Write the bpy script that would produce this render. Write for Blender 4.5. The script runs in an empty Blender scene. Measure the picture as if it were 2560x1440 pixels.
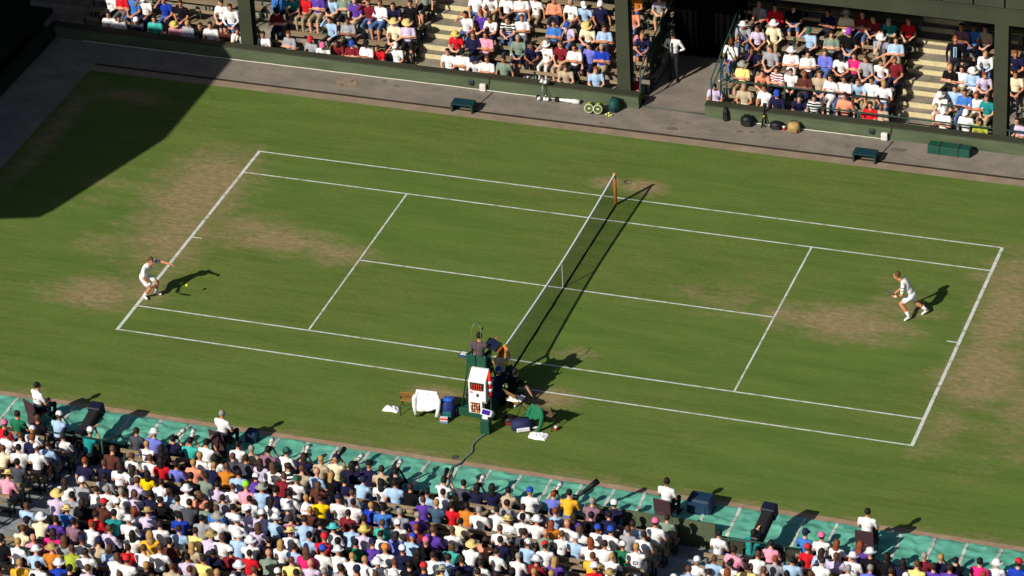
import bpy, math, random
import numpy as np
from mathutils import Vector, Matrix, Euler, Quaternion

# ------------------------------------------------------------------ camera, sky, sun, exposure
sc = bpy.context.scene
col = sc.collection
CAM_LOC = Vector((33.12394527, -92.77801842, 59.14278696))
CAM_ROT = Euler((1.0302042666, 0.0451716195, 0.3309754582), 'XYZ')
FPX = 9812.688                                    # focal length in pixels of the 2560 wide photograph
cd = bpy.data.cameras.new('camera'); cd.sensor_width = 36.0; cd.lens = 36.0 * FPX / 2560.0
cd.clip_start = 1.0; cd.clip_end = 3000.0
cam = bpy.data.objects.new('camera', cd); cam.location = CAM_LOC; cam.rotation_euler = CAM_ROT
col.objects.link(cam); sc.camera = cam

SUN_VEC = Vector((0.682, 1.355, -1.0)).normalized()         # the way the light travels
ELEV = math.asin(-SUN_VEC.z)
w = bpy.data.worlds.new('World'); sc.world = w; w.use_nodes = True
nt = w.node_tree; nt.nodes.clear()
sky = nt.nodes.new('ShaderNodeTexSky'); sky.sky_type = 'NISHITA'; sky.sun_disc = False
sky.sun_elevation = ELEV; sky.sun_rotation = math.atan2(-SUN_VEC.x, -SUN_VEC.y)
bg = nt.nodes.new('ShaderNodeBackground'); bg.inputs['Strength'].default_value = 0.05
wo = nt.nodes.new('ShaderNodeOutputWorld')
nt.links.new(sky.outputs[0], bg.inputs[0]); nt.links.new(bg.outputs[0], wo.inputs[0])
sd = bpy.data.lights.new('sun', 'SUN'); sd.energy = 4.6; sd.angle = math.radians(0.5); sd.color = (1.0, 0.93, 0.80)
so = bpy.data.objects.new('sun', sd); so.rotation_euler = SUN_VEC.to_track_quat('-Z', 'Y').to_euler()
so.location = (-30, -60, 50); col.objects.link(so)
vs = sc.view_settings; vs.view_transform = 'Standard'; vs.look = 'None'; vs.gamma = 1.0; vs.use_curve_mapping = False
vs.exposure = 0.06
sc.render.engine = 'CYCLES'
sc.cycles.max_bounces = 5; sc.cycles.diffuse_bounces = 3

random.seed(7)
RMAT = CAM_ROT.to_matrix()
def ray(u, v): return RMAT @ Vector(((u - 1280) / FPX, -(v - 720) / FPX, -1.0))
def px(u, v, z=0.0):                               # where the pixel's ray meets the height z
    d = ray(u, v); return CAM_LOC + d * ((z - CAM_LOC.z) / d.z)
def pxy(u, v, y):                                  # where it meets the upright plane y
    d = ray(u, v); return CAM_LOC + d * ((y - CAM_LOC.y) / d.y)

# ------------------------------------------------------------------ materials
def s2l(c):
    return tuple(((x / 255) / 12.92 if x <= 10 else (((x / 255) + .055) / 1.055) ** 2.4) for x in c)
MATS = {}
def mat(name, rgb, rough=.85, noise=0.0, scale=8.0, spec=.3, metal=0.0, bump=0.0, fine=0.0):
    """rgb is a 0..255 paint colour; noise mottles it, bump gives fine relief"""
    if name in MATS: return MATS[name]
    m = bpy.data.materials.new(name); m.use_nodes = True; t = m.node_tree; b = t.nodes['Principled BSDF']
    c = s2l(rgb)
    b.inputs['Base Color'].default_value = (*c, 1); b.inputs['Roughness'].default_value = rough
    b.inputs['Specular IOR Level'].default_value = spec; b.inputs['Metallic'].default_value = metal
    if noise > 0 or bump > 0:
        tc = t.nodes.new('ShaderNodeTexCoord'); n = t.nodes.new('ShaderNodeTexNoise')
        n.inputs['Scale'].default_value = scale; n.inputs['Detail'].default_value = 6
        t.links.new(tc.outputs['Object'], n.inputs['Vector'])
        if noise > 0:
            r = t.nodes.new('ShaderNodeValToRGB')
            r.color_ramp.elements[0].position = .3; r.color_ramp.elements[1].position = .72
            r.color_ramp.elements[0].color = (*[x * (1 - noise) for x in c], 1)
            r.color_ramp.elements[1].color = (*[min(1, x * (1 + noise)) for x in c], 1)
            t.links.new(n.outputs['Fac'], r.inputs['Fac']); t.links.new(r.outputs['Color'], b.inputs['Base Color'])
        if bump > 0:
            bp = t.nodes.new('ShaderNodeBump'); bp.inputs['Strength'].default_value = bump
            bp.inputs['Distance'].default_value = .03
            t.links.new(n.outputs['Fac'], bp.inputs['Height']); t.links.new(bp.outputs['Normal'], b.inputs['Normal'])
    MATS[name] = m; return m

def stripes(name, a, b2, period=.09, axis=2, thick=.5):
    m = bpy.data.materials.new(name); m.use_nodes = True; t = m.node_tree; b = t.nodes['Principled BSDF']
    b.inputs['Roughness'].default_value = .9; b.inputs['Specular IOR Level'].default_value = .2
    tc = t.nodes.new('ShaderNodeTexCoord'); sp = t.nodes.new('ShaderNodeSeparateXYZ')
    t.links.new(tc.outputs['Object'], sp.inputs[0])
    d = t.nodes.new('ShaderNodeMath'); d.operation = 'DIVIDE'; d.inputs[1].default_value = period
    f = t.nodes.new('ShaderNodeMath'); f.operation = 'FRACT'; g = t.nodes.new('ShaderNodeMath'); g.operation = 'GREATER_THAN'
    g.inputs[1].default_value = thick
    mx = t.nodes.new('ShaderNodeMix'); mx.data_type = 'RGBA'
    mx.inputs[6].default_value = (*s2l(a), 1); mx.inputs[7].default_value = (*s2l(b2), 1)
    t.links.new(sp.outputs[axis], d.inputs[0]); t.links.new(d.outputs[0], f.inputs[0]); t.links.new(f.outputs[0], g.inputs[0])
    t.links.new(g.outputs[0], mx.inputs[0]); t.links.new(mx.outputs[2], b.inputs['Base Color'])
    MATS[name] = m; return m

# ------------------------------------------------------------------ mesh helpers
class MB:
    def __init__(s): s.v = []; s.f = []
    def add(s, vs_, fs):
        o = len(s.v); s.v += [tuple(v) for v in vs_]; s.f += [tuple(i + o for i in f) for f in fs]; return s
    def box(s, lo, hi, M=None):
        (a, b, c), (d, e, f) = lo, hi
        vs_ = [Vector(p) for p in ((a,b,c),(d,b,c),(d,e,c),(a,e,c),(a,b,f),(d,b,f),(d,e,f),(a,e,f))]
        if M: vs_ = [M @ v for v in vs_]
        return s.add(vs_, [(0,3,2,1),(4,5,6,7),(0,1,5,4),(1,2,6,5),(2,3,7,6),(3,0,4,7)])
    def bbox(s, lo, hi, r=.01, M=None):                       # a box with chamfered edges
        lo, hi = Vector(lo), Vector(hi); r = min(r, *[(hi[i]-lo[i])*.45 for i in range(3)])
        vs_, fs = [], []
        sg = [(x, y, z) for z in (0, 1) for y in (0, 1) for x in (0, 1)]
        idx = {}
        for c in sg:
            P = [hi[i] if c[i] else lo[i] for i in range(3)]
            for ax in range(3):                               # one vertex per face at this corner
                p = [P[i] if i == ax else (P[i] - r if c[i] else P[i] + r) for i in range(3)]
                idx[(c, ax)] = len(vs_); v = Vector(p); vs_.append(M @ v if M else v)
        for ax in range(3):
            o = [i for i in range(3) if i != ax]
            for sd_ in (0, 1):
                q = []
                for a, b in ((0,0),(1,0),(1,1),(0,1)):
                    c = [0,0,0]; c[ax] = sd_; c[o[0]] = a; c[o[1]] = b; q.append(idx[(tuple(c), ax)])
                flip = (sd_ == 0) ^ (ax == 1)
                fs.append(tuple(q[::-1]) if flip else tuple(q))
        for ax in range(3):                                   # edges
            o = [i for i in range(3) if i != ax]
            for a in (0, 1):
                for b in (0, 1):
                    c0 = [0,0,0]; c0[o[0]] = a; c0[o[1]] = b; c1 = list(c0); c1[ax] = 1
                    fs.append((idx[(tuple(c0), o[0])], idx[(tuple(c1), o[0])], idx[(tuple(c1), o[1])], idx[(tuple(c0), o[1])]))
        for c in sg: fs.append((idx[(c, 0)], idx[(c, 1)], idx[(c, 2)]))
        return s.add(vs_, fs)
    def tube(s, pts, r, n=8, caps=True):
        pts = [Vector(p) for p in pts]; rs = r if isinstance(r, (list, tuple)) else [r] * len(pts)
        vs_, fs = [], []
        for i, p in enumerate(pts):
            t = (pts[min(i+1, len(pts)-1)] - pts[max(i-1, 0)]).normalized()
            a = t.orthogonal().normalized() if i == 0 else (a - t * a.dot(t)).normalized()
            b = t.cross(a)
            for k in range(n):
                th = 2*math.pi*k/n; vs_.append(p + (a*math.cos(th) + b*math.sin(th)) * rs[i])
        for i in range(len(pts)-1):
            for k in range(n):
                k2 = (k+1) % n; fs.append((i*n+k, i*n+k2, (i+1)*n+k2, (i+1)*n+k))
        if caps: fs += [tuple(range(n))[::-1], tuple((len(pts)-1)*n + k for k in range(n))]
        return s.add(vs_, fs)
    def lathe(s, prof, n=16, M=None, cap=True):
        vs_, fs = [], []
        for r, z in prof:
            for k in range(n):
                th = 2*math.pi*k/n; v = Vector((r*math.cos(th), r*math.sin(th), z)); vs_.append(M @ v if M else v)
        for i in range(len(prof)-1):
            for k in range(n):
                k2 = (k+1) % n; fs.append((i*n+k, i*n+k2, (i+1)*n+k2, (i+1)*n+k))
        if cap: fs += [tuple(range(n))[::-1], tuple((len(prof)-1)*n + k for k in range(n))]
        return s.add(vs_, fs)
    def ell(s, M, nu=12, nv=8):
        vs_ = [M @ Vector((0,0,-1))]; fs = []
        for j in range(1, nv):
            ph = -math.pi/2 + math.pi*j/nv
            for k in range(nu):
                th = 2*math.pi*k/nu; vs_.append(M @ Vector((math.cos(ph)*math.cos(th), math.cos(ph)*math.sin(th), math.sin(ph))))
        vs_.append(M @ Vector((0,0,1))); L = len(vs_)-1
        for k in range(nu): fs.append((0, 1+(k+1)%nu, 1+k)); fs.append((L, L-nu+k, L-nu+(k+1)%nu))
        for j in range(nv-2):
            for k in range(nu):
                a = 1+j*nu; k2 = (k+1)%nu; fs.append((a+k, a+k2, a+nu+k2, a+nu+k))
        return s.add(vs_, fs)
    def prism(s, poly, z0, z1):
        n = len(poly); vs_ = [(x, y, z0) for x, y in poly] + [(x, y, z1) for x, y in poly]
        return s.add(vs_, [tuple(range(n))[::-1], tuple(range(n, 2*n))] + [(i, (i+1)%n, n+(i+1)%n, n+i) for i in range(n)])
    def mesh(s, name='mesh', smooth=False):
        m = bpy.data.meshes.new(name); m.from_pydata(s.v, [], s.f); m.update()
        if smooth: m.polygons.foreach_set('use_smooth', [True]*len(m.polygons))
        return m
    def build(s, name, material, parent=None, smooth=False, loc=None):
        o = bpy.data.objects.new(name, s.mesh(name, smooth)); o.data.materials.append(material)
        if loc is not None: o.location = loc
        if parent: o.parent = parent
        col.objects.link(o); return o
def link(name, mesh, parent=None, loc=None, rot=None):
    o = bpy.data.objects.new(name, mesh); col.objects.link(o)
    if parent: o.parent = parent
    if loc is not None: o.location = loc
    if rot is not None: o.rotation_euler = rot
    return o
def thing(name, label, cat, loc=(0,0,0), rz=0, group=None):
    o = bpy.data.objects.new(name, None); o.empty_display_size = .2; col.objects.link(o)
    o.location = loc; o.rotation_euler = (0,0,rz); tag(o, label, cat, group); return o
def tag(o, label=None, cat=None, group=None, kind=None):
    if label: o['label'] = label
    if cat: o['category'] = cat
    if group: o['group'] = group
    if kind: o['kind'] = kind
    return o
def box(name, lo, hi, m, parent=None, r=0.0):
    b = MB(); (b.bbox(lo, hi, r) if r > 0 else b.box(lo, hi)); return b.build(name, m, parent)
def sheet(name, x0, y0, x1, y1, z, m, parent=None):
    return MB().add([(x0,y0,z),(x1,y0,z),(x1,y1,z),(x0,y1,z)], [(0,1,2,3)]).build(name, m, parent)

# surfaces with a few procedural colours --------------------------------------------------
def ramp_mat(name, stops, scale, detail=8, rough=.9, stretch=(1,1,1), bump=.0, rot=0, spec=.25, second=None):
    m = bpy.data.materials.new(name); m.use_nodes = True; t = m.node_tree; b = t.nodes['Principled BSDF']
    b.inputs['Roughness'].default_value = rough; b.inputs['Specular IOR Level'].default_value = spec
    tc = t.nodes.new('ShaderNodeTexCoord'); mp = t.nodes.new('ShaderNodeMapping')
    mp.inputs['Scale'].default_value = stretch; mp.inputs['Rotation'].default_value = (0,0,rot)
    n = t.nodes.new('ShaderNodeTexNoise'); n.inputs['Scale'].default_value = scale; n.inputs['Detail'].default_value = detail
    n.inputs['Roughness'].default_value = .62
    r = t.nodes.new('ShaderNodeValToRGB')
    while len(r.color_ramp.elements) < len(stops): r.color_ramp.elements.new(.5)
    for e, (p, c) in zip(r.color_ramp.elements, stops): e.position = p; e.color = (*s2l(c), 1)
    t.links.new(tc.outputs['Object'], mp.inputs[0]); t.links.new(mp.outputs[0], n.inputs['Vector'])
    t.links.new(n.outputs['Fac'], r.inputs[0]); out = r.outputs[0]
    if second:
        sc2, c2, p0, p1 = second
        n2 = t.nodes.new('ShaderNodeTexNoise'); n2.inputs['Scale'].default_value = sc2; n2.inputs['Detail'].default_value = 4
        t.links.new(tc.outputs['Object'], n2.inputs['Vector'])
        r2 = t.nodes.new('ShaderNodeMapRange'); r2.inputs[1].default_value = p0; r2.inputs[2].default_value = p1
        t.links.new(n2.outputs['Fac'], r2.inputs[0])
        mx = t.nodes.new('ShaderNodeMix'); mx.data_type = 'RGBA'; mx.inputs[7].default_value = (*s2l(c2), 1)
        t.links.new(r2.outputs[0], mx.inputs[0]); t.links.new(out, mx.inputs[6]); out = mx.outputs[2]
    t.links.new(out, b.inputs['Base Color'])
    if bump:
        bp = t.nodes.new('ShaderNodeBump'); bp.inputs['Strength'].default_value = bump; bp.inputs['Distance'].default_value = .02
        t.links.new(n.outputs['Fac'], bp.inputs['Height']); t.links.new(bp.outputs[0], b.inputs['Normal'])
    MATS[name] = m; return m

WEAR = [(-12.7,2.6,1.6,2.6,.95),(-12.3,-.1,1.2,2.0,.85),(-12.2,3.9,.9,1.1,.7),(-13.3,-3.8,1.6,.9,.85),(-9.2,.5,2.0,.75,.9),
        (-7.3,.2,1.3,.6,.8),(-10.3,.9,1.3,.9,.7),(.45,6.3,.7,.45,1.0),(-.6,6.3,.5,.35,.9),(4.6,.7,1.6,.9,.45),(8.4,.2,2.0,.9,.95),
        (6.8,.2,1.0,.55,.75),(12.7,1.9,.9,2.2,.95),(12.9,-1.4,1.2,1.8,.95),(13.0,3.9,1.4,1.6,.8),(-1.6,-6.35,.75,.35,1.0),(1.4,-5.8,.9,.5,.95),
        (1.5,-3.4,.8,.4,.55),(-11.9,-3.2,.8,.8,.75),(12.4,-4.4,.8,1.8,.5),(-17.6,7.9,1.6,.5,.75),(-18.7,5.2,.45,3.2,.8),(0,-9.55,26,.42,.55),
        (-15.5,2.2,1.6,1.6,.3),(9.6,1.4,1.3,1.2,.55),(14.5,-2.5,1.6,3.2,.55),(-13.6,-.9,1.6,1.4,.45)]
def lawn_material():
    m = bpy.data.materials.new('mown_grass'); m.use_nodes = True; t = m.node_tree; b = t.nodes['Principled BSDF']
    b.inputs['Roughness'].default_value = .95; b.inputs['Specular IOR Level'].default_value = .12
    N = t.nodes.new; L = t.links.new
    geo = N('ShaderNodeNewGeometry')
    def noise(scale, stretch, detail=6, rough=.6, rot=0):
        mp = N('ShaderNodeMapping'); mp.inputs['Scale'].default_value = stretch; mp.inputs['Rotation'].default_value = (0,0,rot)
        n = N('ShaderNodeTexNoise'); n.inputs['Scale'].default_value = scale; n.inputs['Detail'].default_value = detail
        n.inputs['Roughness'].default_value = rough
        L(geo.outputs['Position'], mp.inputs[0]); L(mp.outputs[0], n.inputs['Vector']); return n.outputs['Fac']
    def mrange(v, a, b_, c=0., d=1.):
        r = N('ShaderNodeMapRange'); r.inputs[1].default_value = a; r.inputs[2].default_value = b_
        r.inputs[3].default_value = c; r.inputs[4].default_value = d; L(v, r.inputs[0]); return r.outputs[0]
    def math_(op, a, b_):
        q = N('ShaderNodeMath'); q.operation = op
        for i, x in enumerate((a, b_)):
            if isinstance(x, (int, float)): q.inputs[i].default_value = x
            else: L(x, q.inputs[i])
        return q.outputs[0]
    def mixc(f, a, b_):
        q = N('ShaderNodeMix'); q.data_type = 'RGBA'
        if isinstance(f, float): q.inputs[0].default_value = f
        else: L(f, q.inputs[0])
        for i, x in ((6, a), (7, b_)):
            if isinstance(x, tuple): q.inputs[i].default_value = (*x, 1)
            else: L(x, q.inputs[i])
        return q.outputs[2]
    streak = noise(.9, (.30, 1.7, 1), 7, .6, .05)           # mowing streaks along the court
    clump = noise(1.6, (1, 1, 1), 8, .65)
    fine = noise(11., (.55, 1.3, 1), 6, .7)
    streak2 = noise(3.2, (.16, 2.2, 1), 6, .65, .03)
    g = mixc(mrange(streak, .28, .72), (.078, .142, .022), (.152, .215, .044))
    g = mixc(mrange(streak2, .40, .66, 0, .55), g, (.185, .225, .062))
    g = mixc(mrange(clump, .45, .72, 0, .6), g, (.175, .190, .058))
    g = mixc(mrange(fine, .38, .78, 0, .6), g, (.060, .098, .020))
    g = mixc(mrange(noise(.16, (1, 1, 1), 3, .5), .42, .62, 0, .55), g, mixc(mrange(streak, .3, .7), (.074, .150, .024), (.126, .208, .042)))
    tot = None
    for cx, cy, rx, ry, s in WEAR:
        v = N('ShaderNodeVectorMath'); v.operation = 'SUBTRACT'; v.inputs[1].default_value = (cx, cy, 0); L(geo.outputs['Position'], v.inputs[0])
        k = N('ShaderNodeVectorMath'); k.operation = 'MULTIPLY'; k.inputs[1].default_value = (1/rx, 1/ry, 0); L(v.outputs[0], k.inputs[0])
        ln = N('ShaderNodeVectorMath'); ln.operation = 'LENGTH'; L(k.outputs[0], ln.inputs[0])
        q = mrange(ln.outputs['Value'], 1.7, .25, 0, s)
        tot = q if tot is None else math_('MAXIMUM', tot, q)
    rag = noise(1.1, (.6, 1.5, 1), 8, .7, .05); rag2 = noise(5.5, (.7, 1.3, 1), 6, .7)
    wv = math_('ADD', math_('MULTIPLY', tot, .72), math_('MULTIPLY', rag, 1.15)); wv = math_('ADD', wv, math_('MULTIPLY', rag2, .35))
    wear = mrange(wv, .90, 1.36, 0, .95)
    earth = mixc(mrange(rag2, .35, .65), (.225, .168, .080), (.345, .272, .152))
    c = mixc(wear, g, earth)
    L(c, b.inputs['Base Color'])
    bp = N('ShaderNodeBump'); bp.inputs['Strength'].default_value = .35; bp.inputs['Distance'].default_value = .03
    L(fine, bp.inputs['Height']); L(bp.outputs[0], b.inputs['Normal'])
    return m

M_GREEN = mat('dark_green_paint', (38, 66, 60), .55, .12, 3)
M_WALL = ramp_mat('faded_green_wall', [(.35, (72, 84, 62)), (.65, (92, 102, 78))], 1.3, stretch=(.5,1,3), rough=.8, second=(9., (60, 66, 52), .62, .75))
M_OLIVE = ramp_mat('olive_paint', [(.3, (53, 57, 44)), (.7, (64, 67, 53))], .8, rough=.75, second=(14., (50, 55, 42), .66, .8))
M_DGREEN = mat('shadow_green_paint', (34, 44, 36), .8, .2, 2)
M_TIMBER = ramp_mat('weathered_timber', [(.3, (120, 104, 82)), (.55, (152, 134, 108)), (.75, (172, 156, 130))], 2.2, stretch=(.4, 6, 6), rough=.85, bump=.2)
M_CONC = ramp_mat('terrace_concrete', [(.3, (112, 106, 98)), (.5, (140, 132, 122)), (.7, (160, 152, 140))], 1.7, rough=.92, bump=.25, second=(6., (92, 88, 82), .6, .78))
M_CONCN = ramp_mat('grey_concrete', [(.3, (112, 118, 124)), (.5, (136, 140, 146)), (.7, (156, 160, 164))], 1.9, rough=.92, bump=.25, second=(7., (96, 100, 108), .6, .78))
M_RISER = ramp_mat('cream_step_edge', [(.3, (198, 186, 142)), (.7, (222, 210, 168))], 3.0, rough=.9, second=(16., (140, 128, 100), .6, .76))
M_PATH = ramp_mat('worn_path', [(.28, (118, 110, 102)), (.5, (134, 126, 116)), (.72, (150, 140, 128))], 1.3, rough=.93, stretch=(.7, 1.2, 1), bump=.2, second=(4.2, (104, 98, 94), .6, .75))
M_KERB = ramp_mat('sandy_kerb', [(.3, (136, 120, 104)), (.7, (160, 142, 124))], 2.0, rough=.95, bump=.2, second=(12., (112, 98, 84), .6, .78))
M_GUT = mat('dark_gutter', (62, 50, 42), .9, .3, 5)
M_EARTH = ramp_mat('bare_earth', [(.3, (150, 124, 104)), (.7, (176, 150, 128))], 3.0, rough=.95, bump=.3)
M_WHITE = mat('white_paint', (228, 228, 226), .6, .05, 6)
M_LINE = ramp_mat('line_chalk', [(.3, (186, 192, 188)), (.6, (222, 226, 226))], 6., rough=.95, second=(3.5, (158, 158, 128), .50, .72))
M_BLACK = mat('black_plastic', (22, 22, 26), .5)
M_STEEL = mat('dull_steel', (150, 150, 150), .4, .1, 5, metal=.6)
# ------------------------------------------------------------------ people
def V(*a): return Vector(a)
def frame(c, x, y, z, sx, sy, sz):
    M = Matrix.Identity(4)
    for i in range(3): M[i][0] = x[i]*sx; M[i][1] = y[i]*sy; M[i][2] = z[i]*sz; M[i][3] = c[i]
    return M
SKIN, SHIRT, LOWER, CALF, HAIR, SHOE, FORE = range(7)
def human(J, voxel=.031, fingers=False, slim=1.0, sleeve=.6, shorts=1.0, hair=True):
    """one continuous body from a joint table; returns (mesh, head matrix). Face tags become material slots."""
    prims = []                                         # ('c', p0, r0, p1, r1, tag) or ('e', M, tag)
    cap = lambda p0, r0, p1, r1, tg: prims.append(('c', Vector(p0), r0, Vector(p1), r1, tg))
    ell = lambda c, x, y, z, sx, sy, sz, tg: prims.append(('e', frame(c, x, y, z, sx, sy, sz), tg))
    pel, che, sl, sr = J['pel'], J['che'], J['sl'], J['sr']
    up = (che - pel).normalized(); rt = (sr - sl); rt = (rt - up * rt.dot(up)).normalized(); fw = up.cross(rt)
    hr_ = (J['hr'] - J['hl']).normalized()
    ell(pel, hr_, up.cross(hr_), up, .168, .135, .125, LOWER)
    L = (che - pel).length
    ell(pel + up*L*.38, rt, fw, up, .148*slim, .12, .20, SHIRT)
    ell(pel + up*L*.78, rt, fw, up, .172*slim, .125, .20, SHIRT)
    cap(sl, .066, sr, .066, SHIRT)
    hd, hf = J['hd'], J['hf'].normalized(); hu = J.get('hu', V(0,0,1)); hx = hf.cross(hu).normalized(); hu = hx.cross(hf).normalized()
    mid = (sl + sr) / 2
    cap(mid + up*.02, .062, hd - hu*.08, .05, SKIN)
    ell(hd, hx, hf, hu, .075, .092, .112, SKIN)
    ell(hd + hf*.035 - hu*.065, hx, hf, hu, .052, .055, .05, SKIN)
    cap(hd + hf*.092 + hu*.012, .012, hd + hf*.106 - hu*.022, .014, SKIN)
    for s in (-1, 1): ell(hd + hx*.078*s - hu*.01, hx, hf, hu, .012, .022, .032, SKIN)
    if hair: ell(hd + hu*.032 - hf*.022, hx, hf, hu, .087, .092, .098, HAIR)
    for s, e, h, k in ((sl, J['el'], J['al'], -1), (sr, J['er'], J['ar'], 1)):
        m = s + (e - s) * sleeve
        cap(s, .063, m, .056, SHIRT); cap(m, .047, e, .042, FORE); cap(e, .043, h, .029, FORE)
        d = (h - e).normalized(); pn = J.get('pl' if k < 0 else 'pr', V(0,0,-1)); pn = (pn - d*pn.dot(d)).normalized(); sd_ = d.cross(pn)
        ell(h + d*.05, pn, sd_, d, .02, .04, .052, SKIN)
        if fingers:
            for q, ln in ((-.03, .062), (-.01, .074), (.011, .07), (.03, .055)):
                a = h + d*.088 + sd_*q; b_ = a + d*ln*.55 + pn*.012; cap(a, .0095, b_, .009, SKIN); cap(b_, .009, b_ + d*ln*.4 + pn*.03, .008, SKIN)
            tb = h + d*.03 + sd_*.036*k; tm = tb + sd_*.03*k + d*.03 + pn*.012; cap(tb, .013, tm, .0105, SKIN); cap(tm, .0105, tm + d*.03 + pn*.012, .009, SKIN)
        else:
            cap(h + d*.08, .026, h + d*.13 + pn*.03, .02, SKIN); cap(h + d*.03, .016, h + d*.075 + sd_*.045*k + pn*.01, .013, SKIN)
    for hp, kn, an, to in ((J['hl'], J['kl'], J['nl'], J['tl']), (J['hr'], J['kr'], J['nr'], J['tr'])):
        m = hp + (kn - hp) * shorts
        cap(hp, .092, m, .092 + (.064 - .092)*shorts if shorts == 1 else .088, LOWER)
        if shorts < 1: cap(hp + (kn-hp)*(shorts-.1), .072, kn, .06, CALF)
        c1 = kn + (an - kn)*.32; cap(kn, .058, c1, .058, CALF); cap(c1, .058, an, .038, CALF)
        f = (to - an); f.z *= 1; f.normalize()
        base = an - V(0,0,.045) if J.get('flat', True) else an + (f.cross(V(0,0,1)).cross(f))*-.03
        cap(base - f*.03, .045, base + f*.15, .037, SHOE)
    mb = MB()
    for p in prims:
        if p[0] == 'e': mb.ell(p[1], 14, 10)
        else:
            _, a, ra, b_, rb, _t = p
            d = (b_ - a); ln = d.length; d = d.normalized() if ln > 1e-6 else V(0,0,1)
            pts, rs = [], []
            for th in (80, 55, 28, 0): pts.append(a - d*ra*math.sin(math.radians(th))); rs.append(ra*math.cos(math.radians(th)))
            for th in (0, 28, 55, 80): pts.append(b_ + d*rb*math.sin(math.radians(th))); rs.append(rb*math.cos(math.radians(th)))
            mb.tube(pts, rs, 12)
    me = mb.mesh('tmp'); o = bpy.data.objects.new('tmp', me); col.objects.link(o)
    md = o.modifiers.new('r', 'REMESH'); md.mode = 'VOXEL'; md.voxel_size = voxel; md.adaptivity = 0; md.use_smooth_shade = True
    sm = o.modifiers.new('s', 'SMOOTH'); sm.factor = .4; sm.iterations = 1
    dg = bpy.context.evaluated_depsgraph_get(); out = bpy.data.meshes.new_from_object(o.evaluated_get(dg))
    bpy.data.objects.remove(o); bpy.data.meshes.remove(me)
    n = len(out.polygons); cen = np.empty(n*3, np.float32); out.polygons.foreach_get('center', cen); cen = cen.reshape(-1, 3).astype(float)
    best = np.full(n, 1e9); tg = np.zeros(n, np.int32)
    for p in prims:
        if p[0] == 'e':
            Mi = np.array(p[1].inverted()); q = cen @ Mi[:3,:3].T + Mi[:3,3]; sc_ = min(abs(q_) for q_ in p[1].to_scale()); d = (np.linalg.norm(q, axis=1) - 1) * sc_
        else:
            a = np.array(p[1]); b_ = np.array(p[3]); ab = b_ - a; t_ = np.clip(((cen - a) @ ab) / max(1e-9, ab @ ab), 0, 1)
            d = np.linalg.norm(cen - a - t_[:,None]*ab, axis=1) - (p[2] + (p[4]-p[2])*t_)
        if p[-1] == HAIR:                              # keep the face clear of hair
            rel = cen - np.array(hd); f_ = rel @ np.array(hf); u_ = rel @ np.array(hu); d = np.where((f_ > .045) & (u_ < .062), 1e3, d - .006)
        k = d < best; best[k] = d[k]; tg[k] = p[-1]
    rel = cen - np.array(hd); f_, u_, x_ = rel @ np.array(hf), rel @ np.array(hu), np.abs(rel @ np.array(hx))
    tg[(tg == SKIN) & (f_ > .05) & (u_ > .0) & (u_ < .028) & (x_ > .014) & (x_ < .056)] = HAIR      # eyes and brows
    out.materials.clear()
    for i in range(7): out.materials.append(MATS['skin_fair'])
    out.polygons.foreach_set('material_index', tg)
    out.polygons.foreach_set('use_smooth', [True]*n); out.update()
    H = frame(hd, hx, hf, hu, 1, 1, 1)
    return out, H

for nm, c in (('skin_fair', (224, 166, 138)), ('skin_tan', (204, 138, 104)), ('skin_dark', (150, 98, 74))): mat(nm, c, .6, spec=.3)
HAIRC = {'k': (26, 20, 20), 'd': (48, 32, 26), 'b': (92, 62, 42), 'l': (176, 136, 84), 'g': (150, 144, 136), 'r': (134, 66, 34), 'B': (206, 146, 118)}
for k, c in HAIRC.items(): mat('hair_' + k, c, .7, .15, 30)
SHIRTC = {'w': (238, 238, 240), 'cr': (238, 226, 192), 'lb': (168, 200, 236), 'bl': (64, 122, 204), 'rb': (32, 62, 176), 'nv': (30, 30, 66), 'bk': (20, 18, 24),
          'gy': (160, 162, 172), 'dg': (74, 76, 88), 'rd': (208, 30, 42), 'mr': (126, 34, 46), 'pk': (240, 160, 186), 'hp': (232, 44, 124), 'sa': (236, 152, 122),
          'or': (204, 126, 44), 'ye': (246, 206, 20), 'py': (246, 226, 140), 'go': (246, 184, 52), 'gn': (36, 112, 80), 'te': (32, 138, 140), 'tq': (66, 186, 176),
          'lm': (172, 184, 64), 'pu': (92, 62, 164), 'pw': (112, 120, 212), 'la': (208, 194, 226), 'br': (92, 52, 44), 'tn': (192, 174, 148), 'sg': (128, 146, 132),
          'ms': (142, 106, 124), 'sl': (66, 92, 120)}
for k, c in SHIRTC.items(): mat('cloth_' + k, c, .9, .08, 9, spec=.15, bump=.55)
stripes('cloth_st', (236, 236, 236), (30, 36, 50), .095); stripes('cloth_sr', (240, 232, 236), (128, 52, 84), .085)
ramp_mat('cloth_fl', [(.42, (232, 220, 226)), (.5, (110, 80, 150)), (.58, (214, 50, 50))], 22., rough=.9)
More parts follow.
